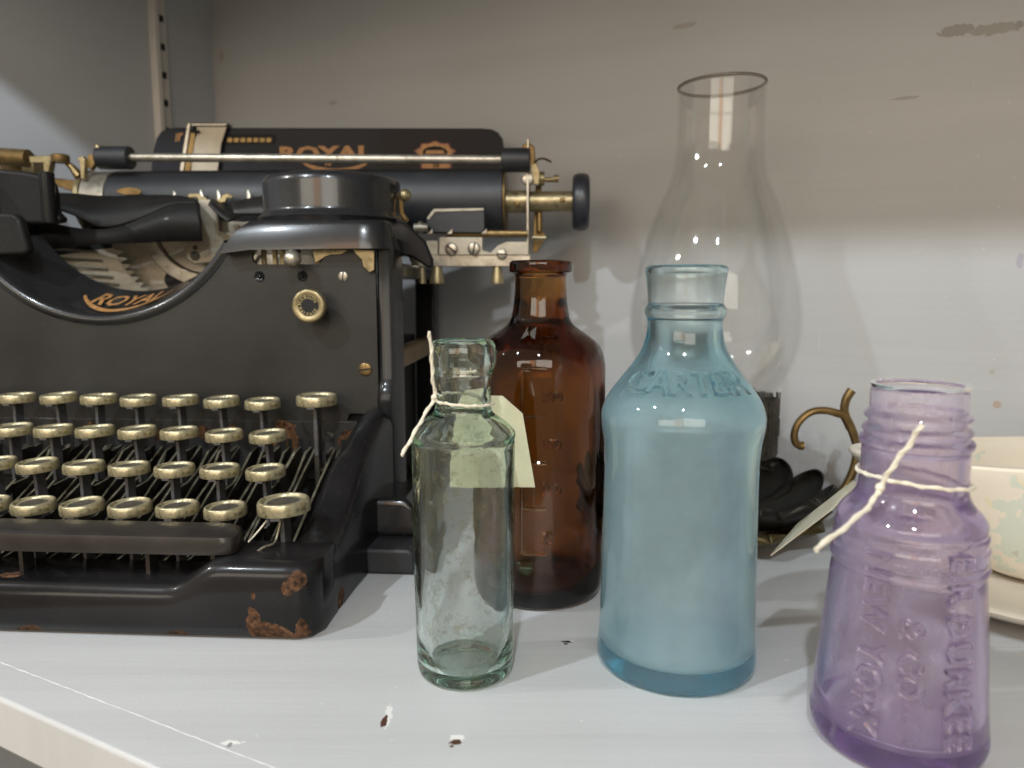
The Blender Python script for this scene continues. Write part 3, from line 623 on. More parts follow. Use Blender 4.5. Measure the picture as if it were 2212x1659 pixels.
# rolled lip and funnel running back from the opening
def arcring(rr, y, dz=0, n=64, ext=.0):
    a0, a1 = -aend+ext, -math.pi+aend-ext
    return [Vector((cx0+rr*math.cos(a0+(a1-a0)*k/n), y, zc0+dz+rr*math.sin(a0+(a1-a0)*k/n))) for k in range(n+1)]
g = G()
lipp = [(RA+.32, YP-.02), (RA+.16, YP-.14), (RA, YP-.16), (RA-.17, YP-.05), (RA-.26, YP+.2), (RA-.4, YP+.9), (RA-.75, YP+2.0), (RA-1.25, YP+3.3), (RA-1.35, YP+3.6), (RA-1.1, YP+3.6), (RA-.2, YP+1.0)]
vs = [arcring(a, b) for a, b in lipp]; g.loft(vs, 0, False, False); g.done('basket_rim', 'gloss', tw, sharp=70)
# gold lettering on the rim
def decal_arc(body, size, px, yl, radius, name='gold_lettering'):
    vs, fs = textmesh(body, size, .012, 1.0); g = G(); out = []
    for v in vs:
        t = .5+v.y/1.7; rr = RA-.26-(.99*t)-.03; y = YP+.2+3.1*t
        a = -math.pi/2+(v.x/radius)+px
        out.append((cx0+rr*math.cos(a)*1, y+v.z, zc0+rr*math.sin(a)+.05))
    g.add(out, fs); return g.done(name, 'gold', tw)
decal_arc('ROYAL', 1.15, .06, 0, RA-.8)
g = G(); vs = []
for rad_t in (.05, .12):
    pass
for k in range(25):
    u = k/24; a = -math.pi/2+.06-.36+.72*u; off = .62*(2*u-1)**2
    for t in (.0+off*.75, .07+off*.75+.05*math.sin(math.pi*u)):
        rr = RA-.26-.99*t-.05; vs.append((cx0+rr*math.cos(a), YP+.2+3.1*t, zc0+rr*math.sin(a)+.03))
g.add(vs, [(2*i, 2*i+1, 2*i+3, 2*i+2) for i in range(24)]); g.done('gold_banner', 'gold', tw)
# corner posts
for s in (-1, 1):
    g = G(); xa, xb = xr+.06, 14.5; ring = []
    for z, yy in ((.1, YP-.05), (5.9, YP-.05), (6.5, YP-.5), (7.3, YP-.62), (7.9, YP-.3), (8.3, YP-.08), (15.0, YP-.08)):
        ring.append([Vector((s*x, y, z)) for x, y in ((xa, yy+.15), (xa+.12, yy), (xb-.45, yy), (xb-.12, yy+.12), (xb, yy+.5), (xb, YP+2.2), (xa, YP+2.2))])
    g.loft(ring); g.done('corner_post', 'black', tw, sharp=50)
# side frame: back post, rails, dark inner walls
for s in (-1, 1):
    g = G(); g.box(s*13.1, s*14.4, 23.2, 25.0, .1, 13.6); g.done('rear_post', 'black', tw, .15)
    g = G(); g.box(s*13.6, s*14.3, YP+2.2, 23.2, 8.4, 9.5); g.done('side_rail', 'antique' if s > 0 else 'black', tw, .15)
    g = G(); g.box(s*13.2, s*14.5, YP+2.2, 23.2, .1, 1.5); g.done('side_sill', 'black', tw, .15)
    g = G(); g.box(s*13.5, s*14.4, YP+2.2, 25, 13.1, 13.9); g.done('top_side_rail', 'black', tw, .15)
    g = G(); g.prism([(s*x, z) for x, z in ((13.9, 1.2), (15.9, 1.2), (16.15, .95), (16.2, .0), (13.9, .0))], YP-4.5+.3, YP-.8); g.done('rubber_foot', 'rubber', tw, .25, 3)
    g = G(); g.prism([(s*x, z) for x, z in ((13.6, 3.0), (15.4, 3.0), (15.9, 2.6), (16.1, 1.5), (16.1, 1.15), (13.6, 1.15))], YP-2.6, YP+.8); g.done('foot_bracket', 'gloss', tw, .3, 4)
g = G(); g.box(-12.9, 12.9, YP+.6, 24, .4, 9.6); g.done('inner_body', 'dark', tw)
g = G(); g.box(-12.0, 12.0, 2.66, YP+.5, .3, .9); g.done('keyboard_floor', 'lever', tw)
# comb plate with slots behind the keys
M['comb'] = enamel('rusty_comb_enamel', (.02, .02, .02), .5, [((x, YP-.1, z), r_, (1, 1, 1)) for x, z, r_ in ((8.9, 5.7, .5), (9.4, 5.0, .35), (8.2, 5.1, .4), (6.2, 5.6, .35), (4.8, 5.5, .3), (12.1, 5.2, .45), (2.5, 5.4, .3), (-1, 5.6, .3), (10.6, 4.8, .25))], .1)
g = G(); g.box(-12.6, 12.6, YP-.1, YP+.4, 3.2, zbot+.3); g.done('comb_plate', 'comb', tw, .05)
zslot = pl(640, 960, YP-.1)[1]; xsl = pl(300, 960, YP)[0]
gs = G(); gs.box(-.11, .11, -.02, .02, -.28, .28); slot0 = None
for i in range(46):
    x = -12.2+i*.535
    if x > 12: break
    if slot0 is None: o = slot0 = gs.done('comb_slot', 'dark', tw)
    else: o = slot0.copy(); COL.objects.link(o)
    o.location = (x*.01, (YP-.105)*.01, zslot*.01)
# keys
def screw(parent, p, r_, ang=0, mat='nickel', axis='y', name='screw'):
    o = empty_mesh = None
    g = G(); g.lathe([(0, -.10*r_*2), (r_*.6, -.09*r_*2), (r_*.93, -.04*r_*2), (r_, 0), (r_, .1)], p, 20, axis=axis)
    o = g.done(name, mat, parent, sharp=50)
    g = G(); mt = Matrix.Translation(p) @ Matrix.Rotation(ang, 4, 'Y'); g.box(-r_*.92, r_*.92, -.215*r_, -.15*r_, -r_*.13, r_*.13, 0, mt); g.done('screw_slot', 'dark', o)
    return o
rows = [(3.0, [(-27, 1079), (72, 1081), (176, 1083), (280, 1085), (383, 1087), (486, 1091)]), (5.05, [(-10, 991), (80, 995), (181, 998), (279, 1001), (377, 1004), (475, 1006), (573, 1009)]),
        (7.1, [(28, 918), (116, 920), (205, 921), (296, 923), (387, 925), (484, 930), (578, 932)]), (9.15, [(-52, 848), (37, 850), (127, 850), (214, 852), (299, 855), (390, 855), (478, 858), (567, 862)])]
ringp = [(.66, -.14), (.70, -.05), (.735, -.008), (.765, .0), (.80, -.012), (.835, -.05), (.85, -.10), (.862, -.13), (.865, -.40), (.855, -.43), (.78, -.44)]
gk = G(); gk.lathe(ringp, (0, 0, 0), 40); gd = G(); gd.lathe([(0, -.10), (.3, -.105), (.50, -.12), (.53, -.10), (.63, -.10), (.69, -.135), (.78, -.44), (0, -.46)], (0, 0, 0), 32, mis=[0, 0, 0, 1, 1, 1, 1])
gst = G(); gst.box(-.07, .07, -.3, .3, -2.6, -.44); gst.box(-.16, .16, -.84, -.62, -.52, -.40)
base = None; rk = random.Random(5); levers = []
def place_key(src, x, y, z, sc_=1.0, tilt=(0, 0)):
    if src is None: return None
    k = src[0].copy(); COL.objects.link(k); k.location = (x*.01, y*.01, z*.01); k.scale = (sc_*.95,)*3; k.rotation_euler = (tilt[0], tilt[1], rk.uniform(-.3, .3)*0)
    for ch in src[1:]:
        c_ = ch.copy(); COL.objects.link(c_); c_.parent = k
    return k
key0 = gk.done('key', 'keybrass', tw, sharp=60); disc0 = gd.done('key_face', ['disc', plain('yellowed_key_ring_paper', (.20, .18, .12), .5, 0, .3, 200, .1, dirt=(.07, .06, .04))], key0, sharp=60); stem0 = gst.done('key_stem', plain('grey_key_stem_steel', (.10, .10, .105), .5, .3, .3, 120, .3, dirt=(.10, .05, .025)), key0)
src = [key0, disc0, stem0]; firstk = True
for ry, ks in rows:
    for px, py in ks:
        x, z = pl(px, py, ry); tl = (R(rk.uniform(-2.0, 2.0)), R(rk.uniform(-3.2, -.3)))
        if firstk: key0.location = (x*.01, ry*.01, z*.01); key0.scale = (.95,)*3; key0.rotation_euler = (tl[0], tl[1], 0); firstk = False
        else: place_key(src, x, ry, z, 1.0, tl)
        levers.append((x, ry, z-2.3-.05*ry))
x, z = pl(684, 852, 9.3); place_key(src, x, 9.3, z, 1.16); levers.append((x+.2, 9.3, z-3.6))
x, z = pl(612, 1077, 2.75); place_key(src, x, 2.75, z, 1.23, (0, R(-2))); levers.append((x+.25, 2.75, z-2.2))
g = G(); x, z = pl(684, 852, 9.3); g.box(x-.12, x+.12, 9.0, 9.5, z-5, z-1.5); g.done('key_post', 'lever', tw, .03)
# key levers: thin bars running back to the comb
for i, (x, y, z) in enumerate(levers):
    xt = round((x+12.2)/.535)*.535-12.2; g = G(); ze = zslot-.1; ym = y+(YP-y)*.55
    pth = [(x, y-.35, z), (x, y+.5, z+.05), (x+(xt-x)*.25, ym, z+(ze-z)*.45), (xt, YP-1.0, ze-.12), (xt, YP-.12, ze)]
    vs = []
    for (a, b, c_) in pth: vs += [(a-.055, b, c_-1.1), (a+.055, b, c_-1.1), (a+.055, b, c_), (a-.055, b, c_)]
    fs = []
    for k in range(4):
        for j in range(4): p_, q = k*4+j, k*4+(j+1) % 4; fs.append((p_, q, q+4, p_+4))
    g.add(vs, fs, 0)
    for j, f in enumerate(g.f):
        if j % 4 == 2: g.m[j] = 1
    g.add([], []); g.done('key_lever', ['lever', 'levertop'], tw, normals=True)
# extra levers without a visible key, between the others
for i in range(17):
    x = -3.2+i*.97; g = G(); vs = []
    for (a, b, c_) in ((x, 1.8, 1.55), (x, 4.0, 1.75), (x+.1, 8.2, zslot-1.1), (x+.1, YP-.12, zslot-.15)): vs += [(a-.05, b, c_-.4), (a+.05, b, c_-.4), (a+.05, b, c_), (a-.05, b, c_)]
    fs = [(k*4+j, k*4+(j+1) % 4, k*4+(j+1) % 4+4, k*4+j+4) for k in range(3) for j in range(4)]
    g.add(vs, fs)
    for j, f in enumerate(g.f):
        if j % 4 == 2: g.m[j] = 1
    g.done('key_lever', ['lever', 'levertop'], tw)
# space bar
xe, zt = pl(527, 1133, 1.9)[0], pl(300, 1140, 1.4)[1]; zbb = pl(300, 1196, .75)[1]
g = G(); rr_ = []
for x in (-xe, -xe+.12, -xe+.5, -xe+1.0, xe-1.0, xe-.5, xe-.12, xe):
    e = min(1, (xe-abs(x))/1.0); e = math.sqrt(max(0, 1-(1-e)**2)); d = .32*(1-e)
    rr_.append([Vector((x, y, z)) for y, z in ((.72+d, zbb), (.66+d, zt-.35-d*.3), (.72+d, zt-.1-d*.3), (.95+d, zt-d*.4), (2.0-d, zt+.06-d*.4), (2.15-d, zt-.1-d*.3), (2.15-d, zbb))])
g.loft(rr_); g.done('spacebar', 'spacebar', tw, sharp=45)
for px in (60, 330, 470):
    x = pl(px, 1190, 1.6)[0]; g = G(); g.box(x-.08, x+.08, 1.2, 1.8, 1.0, zbb+.1); g.done('spacebar_arm', 'lever', tw)
# slack wire below the right end of the space bar
g = G(); g.tube(smooth([P3(608, 1120, 2.4), P3(598, 1160, 2.2), P3(590, 1175, 1.9), P3(570, 1182, 1.6), P3(550, 1196, 1.4)], 5), .05, 6); g.done('linkage_wire', 'levertop', tw)
g = G(); g.tube(smooth([P3(576, 1125, 2.6), P3(560, 1145, 2.2), P3(545, 1162, 1.8), P3(537, 1170, 1.5)], 5), .035, 6); g.done('loose_fibre', 'string', tw)
# margin release button, panel screws and dimples, ribbon lever with ball, small brass lever
bx, bz = pl(667, 661, YP-1.1); br_ = pl(703, 661, YP-1.1)[0]-bx
btn = G(); btn.lathe([(br_*.62, -.02), (br_*.72, -.05), (br_*.86, -.08), (br_*.95, -.05), (br_, .02), (br_, .32), (br_*.9, .38), (br_*.5, .42), (br_*.45, 1.3), (0, 1.3)][:], (0, 0, 0), 48, axis='y')
bo = btn.done('margin_release_button', 'brass', tw, sharp=60); bo.location = (bx*.01, (YP-1.15)*.01, bz*.01)
g = G(); g.lathe([(0, -.01), (br_*.7, -.01), (br_*.7, .1)], (0, 0, 0), 40, axis='y'); g.done('button_face', M['dark'], bo, sharp=50)
g = G()
for body, flip in (('MARGIN', 1), ('RELEASE', -1)):
    vs, fs = textmesh(body, br_*.32, .01, 1.2); out = []
    for v in vs:
        rr = br_*.52+v.y*flip; a = math.pi/2*flip-v.x/(br_*.52)*flip+(.18 if flip > 0 else -.12)
        out.append((rr*math.cos(a), -.03+v.z, rr*math.sin(a)))
    g.add(out, fs)
g.done('button_lettering', M['brass'], bo)
for px, py, r_ in ((560, 597, .22), (653, 596, .22)):
    p_ = P3(px, py, YP-.02); g = G(); g.lathe([(r_*1.15, .0), (r_*1.0, -.06), (r_*.75, -.03), (r_*.45, .0), (r_*.3, -.05), (0, -.08)], p_, 20, axis='y'); g.done('stud', 'black', tw, sharp=60)
screw(tw, P3(741, 597, YP-.03), .24, R(95)); screw(tw, P3(789, 798, YP-.03), .33, R(-8), 'antique'); screw(tw, P3(712, 943, YP-.12), .26, R(40), 'lever')
screw(tw, P3(826, 1132, YP-.6), .3, R(80), 'brass')
bp_ = P3(632, 559, YP-.9)
g = G(); g.lathe([(0, -.42), (.2, -.37), (.36, -.2), (.42, 0), (.36, .2), (.2, .37), (0, .42)], bp_, 24, axis='y'); g.cyl((bp_[0], bp_[1]+.2, bp_[2]+.1), (bp_[0]-.3, YP+.8, bp_[2]+.45), .14, 10); g.done('ribbon_lever', 'nickel', tw)
g = G(); g.prism([pl(px, py, YP-.3) for px, py in ((672, 540), (748, 540), (735, 548), (712, 549), (700, 553), (684, 563), (678, 566), (676, 556))], YP-.1, YP+.05); g.done('brass_lever', 'brass', tw)
g = G(); g.prism([pl(px, py, YP-.5) for px, py in ((760, 538), (806, 540), (806, 583), (796, 588), (782, 575), (779, 560), (766, 548))], YP-.3, YP-.18); o = g.done('brass_latch', 'brass', tw, .02)
for px in (572, 596, 612, 688):
    x, z = pl(px, 556, YP+1); g = G(); g.box(x-.1, x+.1, YP+.8, YP+1.0, z-1, z+1, 0); g.done('linkage_bar', 'brass', tw)
# ribbon spool hoods and cups
for s in (-1, 1):
    yf = 9.8; xa, xb = pl(466, 536, yf)[0], pl(843, 500, yf)[0]; zt_, zb_ = pl(600, 474, yf)[1], pl(600, 537, yf)[1]
    outline = lambda e, rr=0: [(xa+.2+1.35*e-.0, yf+.55*e), (xa+1.6+.9*e, yf+.45*e), (xb-1.6, yf+.4*e), (xb-.7, yf+.12+.4*e), (xb-.15-.3*e, yf+.6+.3*e), (xb-.35*e, yf+1.4), (xb-.2-.4*e, yf+4), (xb-.2-.4*e, yf+9.6), (xa+4.5, yf+9.6), (xa+1.4+.8*e, yf+4.5), (xa+.2+1.0*e, yf+2)]
    g = G(); rings = []
    for e, z in ((0, zb_), (.1, zb_+.25), (.35, zb_+.75), (.62, zt_-.25), (.8, zt_-.08), (1.0, zt_)):
        rings.append([Vector((s*x, y, z-(.25*max(0, (xa+2-x)/2) if e < .9 else 0))) for x, y in outline(e)])
    g.loft(rings); g.done('spool_hood', 'gloss' if s > 0 else 'satin', tw, sharp=50)
    cxs, cys, cr = s*(10.6 if s > 0 else 9.75), 14.3, 3.5; zc_t = pl(715, 364, cys-cr)[1]; zc_b = zt_-.02
    g = G(); g.lathe([(0, zc_t+.02), (cr-.5, zc_t+.02), (cr-.18, zc_t-.05), (cr-.04, zc_t-.2), (cr, zc_t-.45), (cr, zc_b+.75), (cr+.05, zc_b+.55), (cr+.22, zc_b+.45), (cr+.3, zc_b+.32), (cr+.2, zc_b+.18), (cr+.12, zc_b+.0)], (cxs, cys, 0), 72); g.done('ribbon_spool_cup', 'gloss', tw, sharp=60)
x, z = pl(877, 423, 14.3); g = G(); g.lathe([(0, -.33), (.17, -.29), (.3, -.15), (.34, 0), (.3, .15), (.17, .29), (0, .33)], (x, 14.0, z), 20); g.cyl((x-1.1, 14.3, z), (x, 14.0, z), .12, 10); g.done('spool_lever', 'brass', tw)
g = G(); g.prism([pl(px, py, 13) for px, py in ((846, 478), (872, 478), (918, 520), (935, 560), (936, 578), (925, 580), (890, 556), (852, 550))], 13, 13.4); g.done('hood_skirt', 'black', tw, .15)
g = G(); pth = [P3(858, 420, 14.2), P3(866, 430, 14.0), P3(868, 460, 14.0), P3(880, 478, 14.0)]; g.tube(pth, .12, 8); g.done('spool_catch', 'antique', tw)
# curved black ribbon shield sweeping in from the left hood
def sheet(name, pts_top, pts_bot, ytop, ybot, mat, th=.12):
    a = smooth([P3(px, py, ytop) for px, py in pts_top], 5); b = smooth([P3(px, py, ybot) for px, py in pts_bot], 5); vs = list(a)+list(b); n = len(a)
    g = G(); g.add(vs, [(i, i+1, n+i+1, n+i) for i in range(n-1)]); return g.done(name, mat, tw, solid=th, sharp=80)
sheet('ribbon_shield', [(125, 418), (165, 420), (210, 424), (260, 425), (320, 423), (380, 424), (420, 431)], [(125, 452), (165, 466), (210, 488), (255, 486), (310, 468), (370, 442), (428, 438)], 17.5, 15.2, 'matte')
sheet('ribbon_shield_front', [(-20, 458), (40, 462), (100, 478), (165, 492), (215, 496), (260, 490), (310, 470), (370, 444), (430, 438)], [(-20, 540), (40, 545), (100, 540), (165, 532), (215, 528), (260, 526), (310, 524), (370, 522), (437, 521)], 15.1, 15.0, 'matte')
g = G(); g.prism([pl(px, py, 11) for px, py in ((-30, 460), (35, 462), (47, 473), (65, 535), (66, 545), (55, 550), (-30, 553))], 10.8, 11.4); g.done('left_hood_end', 'matte', tw, .15)
g = G(); g.prism([pl(px, py, 13.2) for px, py in ((-60, 360), (60, 372), (90, 378), (115, 392), (122, 420), (124, 455), (138, 470), (140, 480), (100, 486), (-60, 478))], 12.9, 13.6); g.done('ribbon_plate', 'matte', tw, .2, 3)
g = G(); p_ = P3(100, 372, 12.8); g.cyl((p_[0], 12.8, p_[2]-2.6), p_, .36, 20); g.done('hood_pin', 'black', tw, .06)
# type basket: segment, guide and type bars
SY_ = 19.0; scx, scz = pl(452, 478, SY_)
g = G()
def halfdisc(r0, r1, y, th=.3, a0=182, a1=358, n=40):
    o_ = [(scx+r1*math.cos(R(a0+(a1-a0)*k/n)), scz+r1*math.sin(R(a0+(a1-a0)*k/n))) for k in range(n+1)]
    i_ = [(scx+r0*math.cos(R(a1+(a0-a1)*k/n)), scz+r0*math.sin(R(a1+(a0-a1)*k/n))) for k in range(n+1)]
    return o_+i_
g.prism(halfdisc(3.9, 5.9, 0), SY_-.6, SY_); g.done('type_segment', 'cream', tw, .04)
g = G(); g.prism(halfdisc(3.1, 3.85, 0), SY_-.9, SY_+.2); g.done('segment_ring', 'nickel', tw, .05)
g = G(); g.prism(halfdisc(.2, 3.05, 0), SY_-.5, SY_+.3); g.done('segment_core', 'cream', tw, .05)
g = G(); g.prism([pl(px, py, SY_-1) for px, py in ((433, 432), (470, 432), (474, 470), (476, 500), (505, 505), (515, 520), (508, 562), (425, 571), (408, 560), (402, 535), (420, 522), (438, 520))], SY_-1.3, SY_-1.0); g.done('type_guide', 'cream', tw, .06)
for px, py, r_ in ((421, 553, .28), (421, 535, .13), (480, 540, .12), (478, 560, .3)):
    g = G(); g.lathe([(0, -.02), (r_, -.02), (r_, .06)], P3(px, py, SY_-1.34), 16, axis='y'); g.done('rivet', 'lever', tw)
g = G(); g.lathe([(0, -.03), (.55, -.03), (.55, .06)], P3(375, 604, SY_-.65), 20, axis='y'); g.done('segment_hole', 'dark', tw)
g = G(); g.box(-11, 11, 19.4, 19.6, 9, 16.2); g.done('basket_back', 'dark', tw)
gb_ = G(); gb_.box(-.07, .07, -.35, .2, 0, 3.0, 0); gb_.box(-.13, .13, -.5, -.35, -.1, .0)
gb_.add([(-.1, -.3, 0), (.1, -.3, 0), (.1, .1, 0), (-.1, .1, 0), (0, -.1, -.5)], [(0, 1, 2, 3), (0, 4, 1), (1, 4, 2), (2, 4, 3), (3, 4, 0)])
tb0 = None
for i in range(30):
    a = R(200+i*4.8); r_ = 5.2
    if tb0 is None: o = tb0 = gb_.done('type_bar', 'cream', tw)
    else: o = tb0.copy(); COL.objects.link(o)
    # bars lie back from the segment toward the front, fanned round the centre
    o.location = ((scx+(r_+.1)*math.cos(a))*.01, (SY_-1.6)*.01, (scz+(r_+.1)*math.sin(a))*.01)
    d = Vector((math.cos(a)*1.0, -.55, math.sin(a)*.55)); o.rotation_euler = d.to_track_quat('Z', 'Y').to_euler()
for i in range(12):
    a = R(196+i*5.2); p0 = Vector((scx+6.0*math.cos(a), SY_-2.2, scz+6.0*math.sin(a)+.3)); p1 = Vector((scx+9.2*math.cos(a)-.8, SY_-4.6, scz+5.2*math.sin(a)))
    g = G(); g.tube([p0, p0.lerp(p1, .5)+Vector((0, 0, .1)), p1], .075, 6); g.done('type_bar_link', 'nickel', tw)
# carriage -------------------------------------------------------------
YC = 20.6; zpl = pl(650, 433, YC-1.0)[1]; pr_ = 1.92
xL, xR = pl(232, 433, YC-1.5)[0], pl(1086, 433, YC-1.5)[0]
g = G(); g.cyl((xL, YC, zpl), (xR, YC, zpl), pr_, 64); g.done('platen', 'rubber', tw, .05)
xa_ = pl(184, 433, YC-1.2)[0]
g = G(); g.cyl((xa_, YC, zpl), (xL-.06, YC, zpl), pr_-.02, 64); g.done('platen_end_ring', 'nickel', tw, .05)
g = G(); g.cyl((xa_-.35, YC, zpl), (xa_-.02, YC, zpl), pr_+.06, 64); g.done('platen_flange', 'brass', tw, .08)
g = G(); g.cyl((xR+.02, YC, zpl), (xR+.12, YC, zpl), pr_+.02, 64); g.done('platen_end_cap', 'antique', tw, .03)
xk0, xk1 = pl(1236, 433, YC)[0], pl(1268, 433, YC)[0]; ksh = .62
g = G(); g.cyl((xR+.1, YC, zpl-.05), (pl(1142, 433, YC)[0]-.08, YC, zpl-.05), ksh+.05, 32); g.cyl((pl(1142, 433, YC)[0]+.08, YC, zpl-.05), (xk0, YC, zpl-.05), ksh-.02, 32); sh_ = g.done('knob_shaft', 'brass', tw, .03)
screw(tw, (pl(1215, 432, YC-.6)[0], YC-.6, pl(1215, 432, YC-.6)[1]), .17, R(40), 'antique'); screw(tw, (pl(1117, 440, YC-.6)[0], YC-.66, pl(1117, 440, YC-.6)[1]), .17, R(20), 'antique')
krp = [(0, -.0), (.9, 0), (1.45, .02), (1.62, .12), (1.7, .35), (1.7, .7), (1.62, .92), (1.45, 1.0), (0, .96)]
g = G(); g.lathe([(r_*.98, h*(xk1-xk0+.12)) for r_, h in krp], (xk0, YC, zpl-.1), 56, axis='x'); g.done('platen_knob', 'knob', tw, sharp=60)
# end plates and levers at the right of the carriage
xe_ = pl(1142, 433, YC)[0]
g = G(); g.prism([(0, 0)]*0+[(-.07, pl(1142, 556, YC-1)[1]), (.07, pl(1142, 556, YC-1)[1]), (.07, zpl+3.3), (-.07, zpl+3.3)], YC-1.5, YC+1.4, 0, Matrix.Translation((xe_, 0, 0))); g.done('carriage_end_plate', 'nickel', tw, .03)
def flat(name, pts, y, th, mat, bevel=.03): g = G(); g.prism([pl(px, py, y) for px, py in pts], y, y+th); return g.done(name, mat, tw, bevel)
flat('release_lever', [(1128, 312), (1142, 307), (1154, 316), (1157, 345), (1152, 360), (1140, 358), (1132, 340)], YC-.9, .3, 'antique', .06)
flat('lever_arm', [(1146, 355), (1158, 352), (1166, 372), (1164, 398), (1150, 398)], YC-1.0, .3, 'brass')
g = G(); g.lathe([(0, -.3), (.3, -.22), (.36, 0), (.3, .3), (0, .35)], P3(1140, 388, YC-1.2), 20, axis='y'); g.done('lever_pivot', 'nickel', tw)
g = G(); g.tube(smooth([P3(1156, 352, YC-.6), P3(1163, 344, YC-.6), P3(1176, 343, YC-.6), P3(1191, 350, YC-.6)], 4), .13, 8, flat=.5); g.done('small_lever', 'antique', tw)
g = G(); g.cyl(P3(1150, 388, YC), P3(1203, 388, YC), .15, 12); g.cyl(P3(1163, 386, YC), P3(1176, 386, YC), .42, 20); g.cyl(P3(1196, 386, YC), P3(1207, 386, YC), .22, 14); g.done('variable_spacer', 'brass', tw)
flat('latch_hook', [(1157, 400), (1170, 402), (1168, 430), (1172, 500), (1180, 512), (1170, 528), (1160, 545), (1150, 545), (1152, 500)], YC+.6, .3, 'antique')
g = G(); g.cyl(P3(1150, 514, YC-.3), P3(1179, 514, YC-.3), .14, 10); g.done('latch_pin', 'brass', tw)
for px0, px1 in ((1165, 1172),): g = G(); g.cyl(P3(px0, 432, YC+.2), P3(px0, 500, YC+.2), .18, 10); g.done('spring', 'antique', tw)
# carriage rail with its screws, feet below
YR = YC-2.2
flat('carriage_rail', [(880, 549), (1146, 549), (1146, 576), (890, 576)], YR, .5, 'nickel', .05)
flat('rail_plate', [(948, 512), (1042, 512), (1042, 540), (1060, 546), (1075, 530), (1095, 522), (1142, 522), (1142, 551), (948, 551)], YR-.12, .5, 'cream', .04)
flat('rail_block', [(902, 520), (946, 520), (946, 551), (902, 551)], YR-.05, .5, 'cream', .04)
for px, py, a_ in ((975, 538, 40), (1024, 537, -80), (1084, 549, 0)): screw(tw, P3(px, py, YR-.16), .38 if py < 545 else .3, R(a_))
g = G(); g.cyl(P3(965, 505, YR+.4), P3(1140, 505, YR+.4), .2, 10); g.done('rail_rod', 'antique', tw)
for px, r_ in ((944, .36), (912, .2), (1074, .33)):
    p_ = P3(px, 577, YR+.3); g = G(); g.lathe([(r_*.75, .05), (r_*.8, -.1), (r_*1.2, -.85), (r_*1.2, -.95), (0, -.95)], p_, 24); g.done('rail_stud', 'brass', tw)
# rubber roller rest / card holder in front of the platen
flat('card_holder', [(920, 478), (938, 452), (1046, 449), (1047, 497), (1038, 503), (932, 502)], YC-2.35, .12, 'rubber', .04)
flat('card_holder_edge', [(921, 471), (937, 451), (1045, 449), (1045, 455), (940, 458), (926, 476)], YC-2.42, .1, 'cream', .03)
for px in (925, 968, 1042): flat('holder_screw', [(px-3+6, 500), (px+9, 494), (px+9, 505), (px+3-6, 505)], YC-2.5, .1, 'nickel', .02)
g = G(); g.cyl(P3(895, 492, YC-2.2), P3(925, 492, YC-2.2), .26, 14); g.cyl(P3(905, 492, YC-2.2), P3(912, 492, YC-2.2), .36, 16); g.done('feed_screw', 'nickel', tw)
# paper bail rod with rollers
YB_ = YC-1.6; zb1 = pl(600, 343, YB_)[1]; x0_, x1_ = pl(272, 343, YB_)[0], pl(1085, 343, YB_)[0]
zLb, zRb = pl(272, 340, YB_)[1], pl(1085, 345, YB_)[1]
g = G(); g.cyl((x0_, YB_, zLb), (x1_, YB_, zRb), .25, 20); g.done('paper_bail_rod', 'nickel', tw)
g = G(); g.cyl(P3(214, 341, YB_), P3(283, 341, YB_), .66, 32); g.done('bail_roller', 'rubber', tw, .06)
g = G(); g.cyl(P3(1084, 346, YB_), P3(1145, 346, YB_), .68, 32); g.done('bail_roller', 'rubber', tw, .06)
g = G(); p_ = P3(212, 320, YB_-.2); g.lathe([(0, -.2), (.18, -.12), (.22, 0), (.18, .14), (0, .22)], p_, 16); g.cyl((p_[0], p_[1], p_[2]-.9), p_, .13, 10); g.done('bail_stud', 'brass', tw)
# paper table with its transfers
YT = 25.0
def tp_(pts, y=YT): return [pl(px, py, y) for px, py in pts]
tbl = smooth([(0, 0)], 1) if False else None
corner = [(326, 372), (330, 330), (338, 298), (348, 284), (362, 277), (380, 275.5)]
cr_ = [(1040, 277), (1062, 279), (1076, 286), (1086, 300), (1088, 318), (1084, 345), (1078, 372), (1072, 400)]
g = G(); g.prism(tp_(corner+cr_+[(326, 400)]), YT, YT+.16); g.done('paper_table', 'table', tw, .05)
def flatext(body, px, py, size, mat, name='gold_lettering', y=YT-.02, bold=1.0, sx=1.0):
    vs, fs = textmesh(body, size, .01, 1.05, bold=.045); x, z = pl(px, py, y); g = G(); g.add([(x+v.x*sx, y-v.z, z+v.y) for v in vs], fs); return g.done(name, mat, tw)
flatext('ROYAL', 702, 332, 1.15, 'gold', sx=1.65)
flatext('10', 708, 353, .45, 'gold')
g = G(); vs = []
for k in range(21):
    u = k/20; px = 652+145*u; d = 4*u*(1-u); a = pl(px, 349+15*d, YT); b = pl(px, 350+23*d**.7, YT)
    vs += [(a[0], YT-.03, a[1]), (b[0], YT-.03, b[1])]
g.add(vs, [(2*i, 2*i+1, 2*i+3, 2*i+2) for i in range(20)]); g.done('gold_banner', 'gold', tw)
g = G()
def star(cx, cy, r0, r1, n, y):
    out = []
    for k in range(2*n):
        r_ = r0 if k % 2 == 0 else r1; a = math.pi*k/n; out.append(pl(cx+r_*math.sin(a)*1.1, cy-r_*math.cos(a)*.62, y))
    return out
for pts_, y_, mt_ in ((star(940, 330, 42, 35, 9, YT), YT-.01, 'red'), (star(940, 330, 37, 32, 9, YT), YT-.03, 'gold'), ([pl(940+27*math.cos(t*.4), 329+13*math.sin(t*.4), YT) for t in range(16)], YT-.05, 'dark'), ([pl(px, py, YT) for px, py in ((922, 325), (958, 325), (962, 333), (918, 333))], YT-.07, 'gold')):
    g = G(); g.prism(pts_, y_-.012, y_); g.done('badge_transfer', mt_, tw)
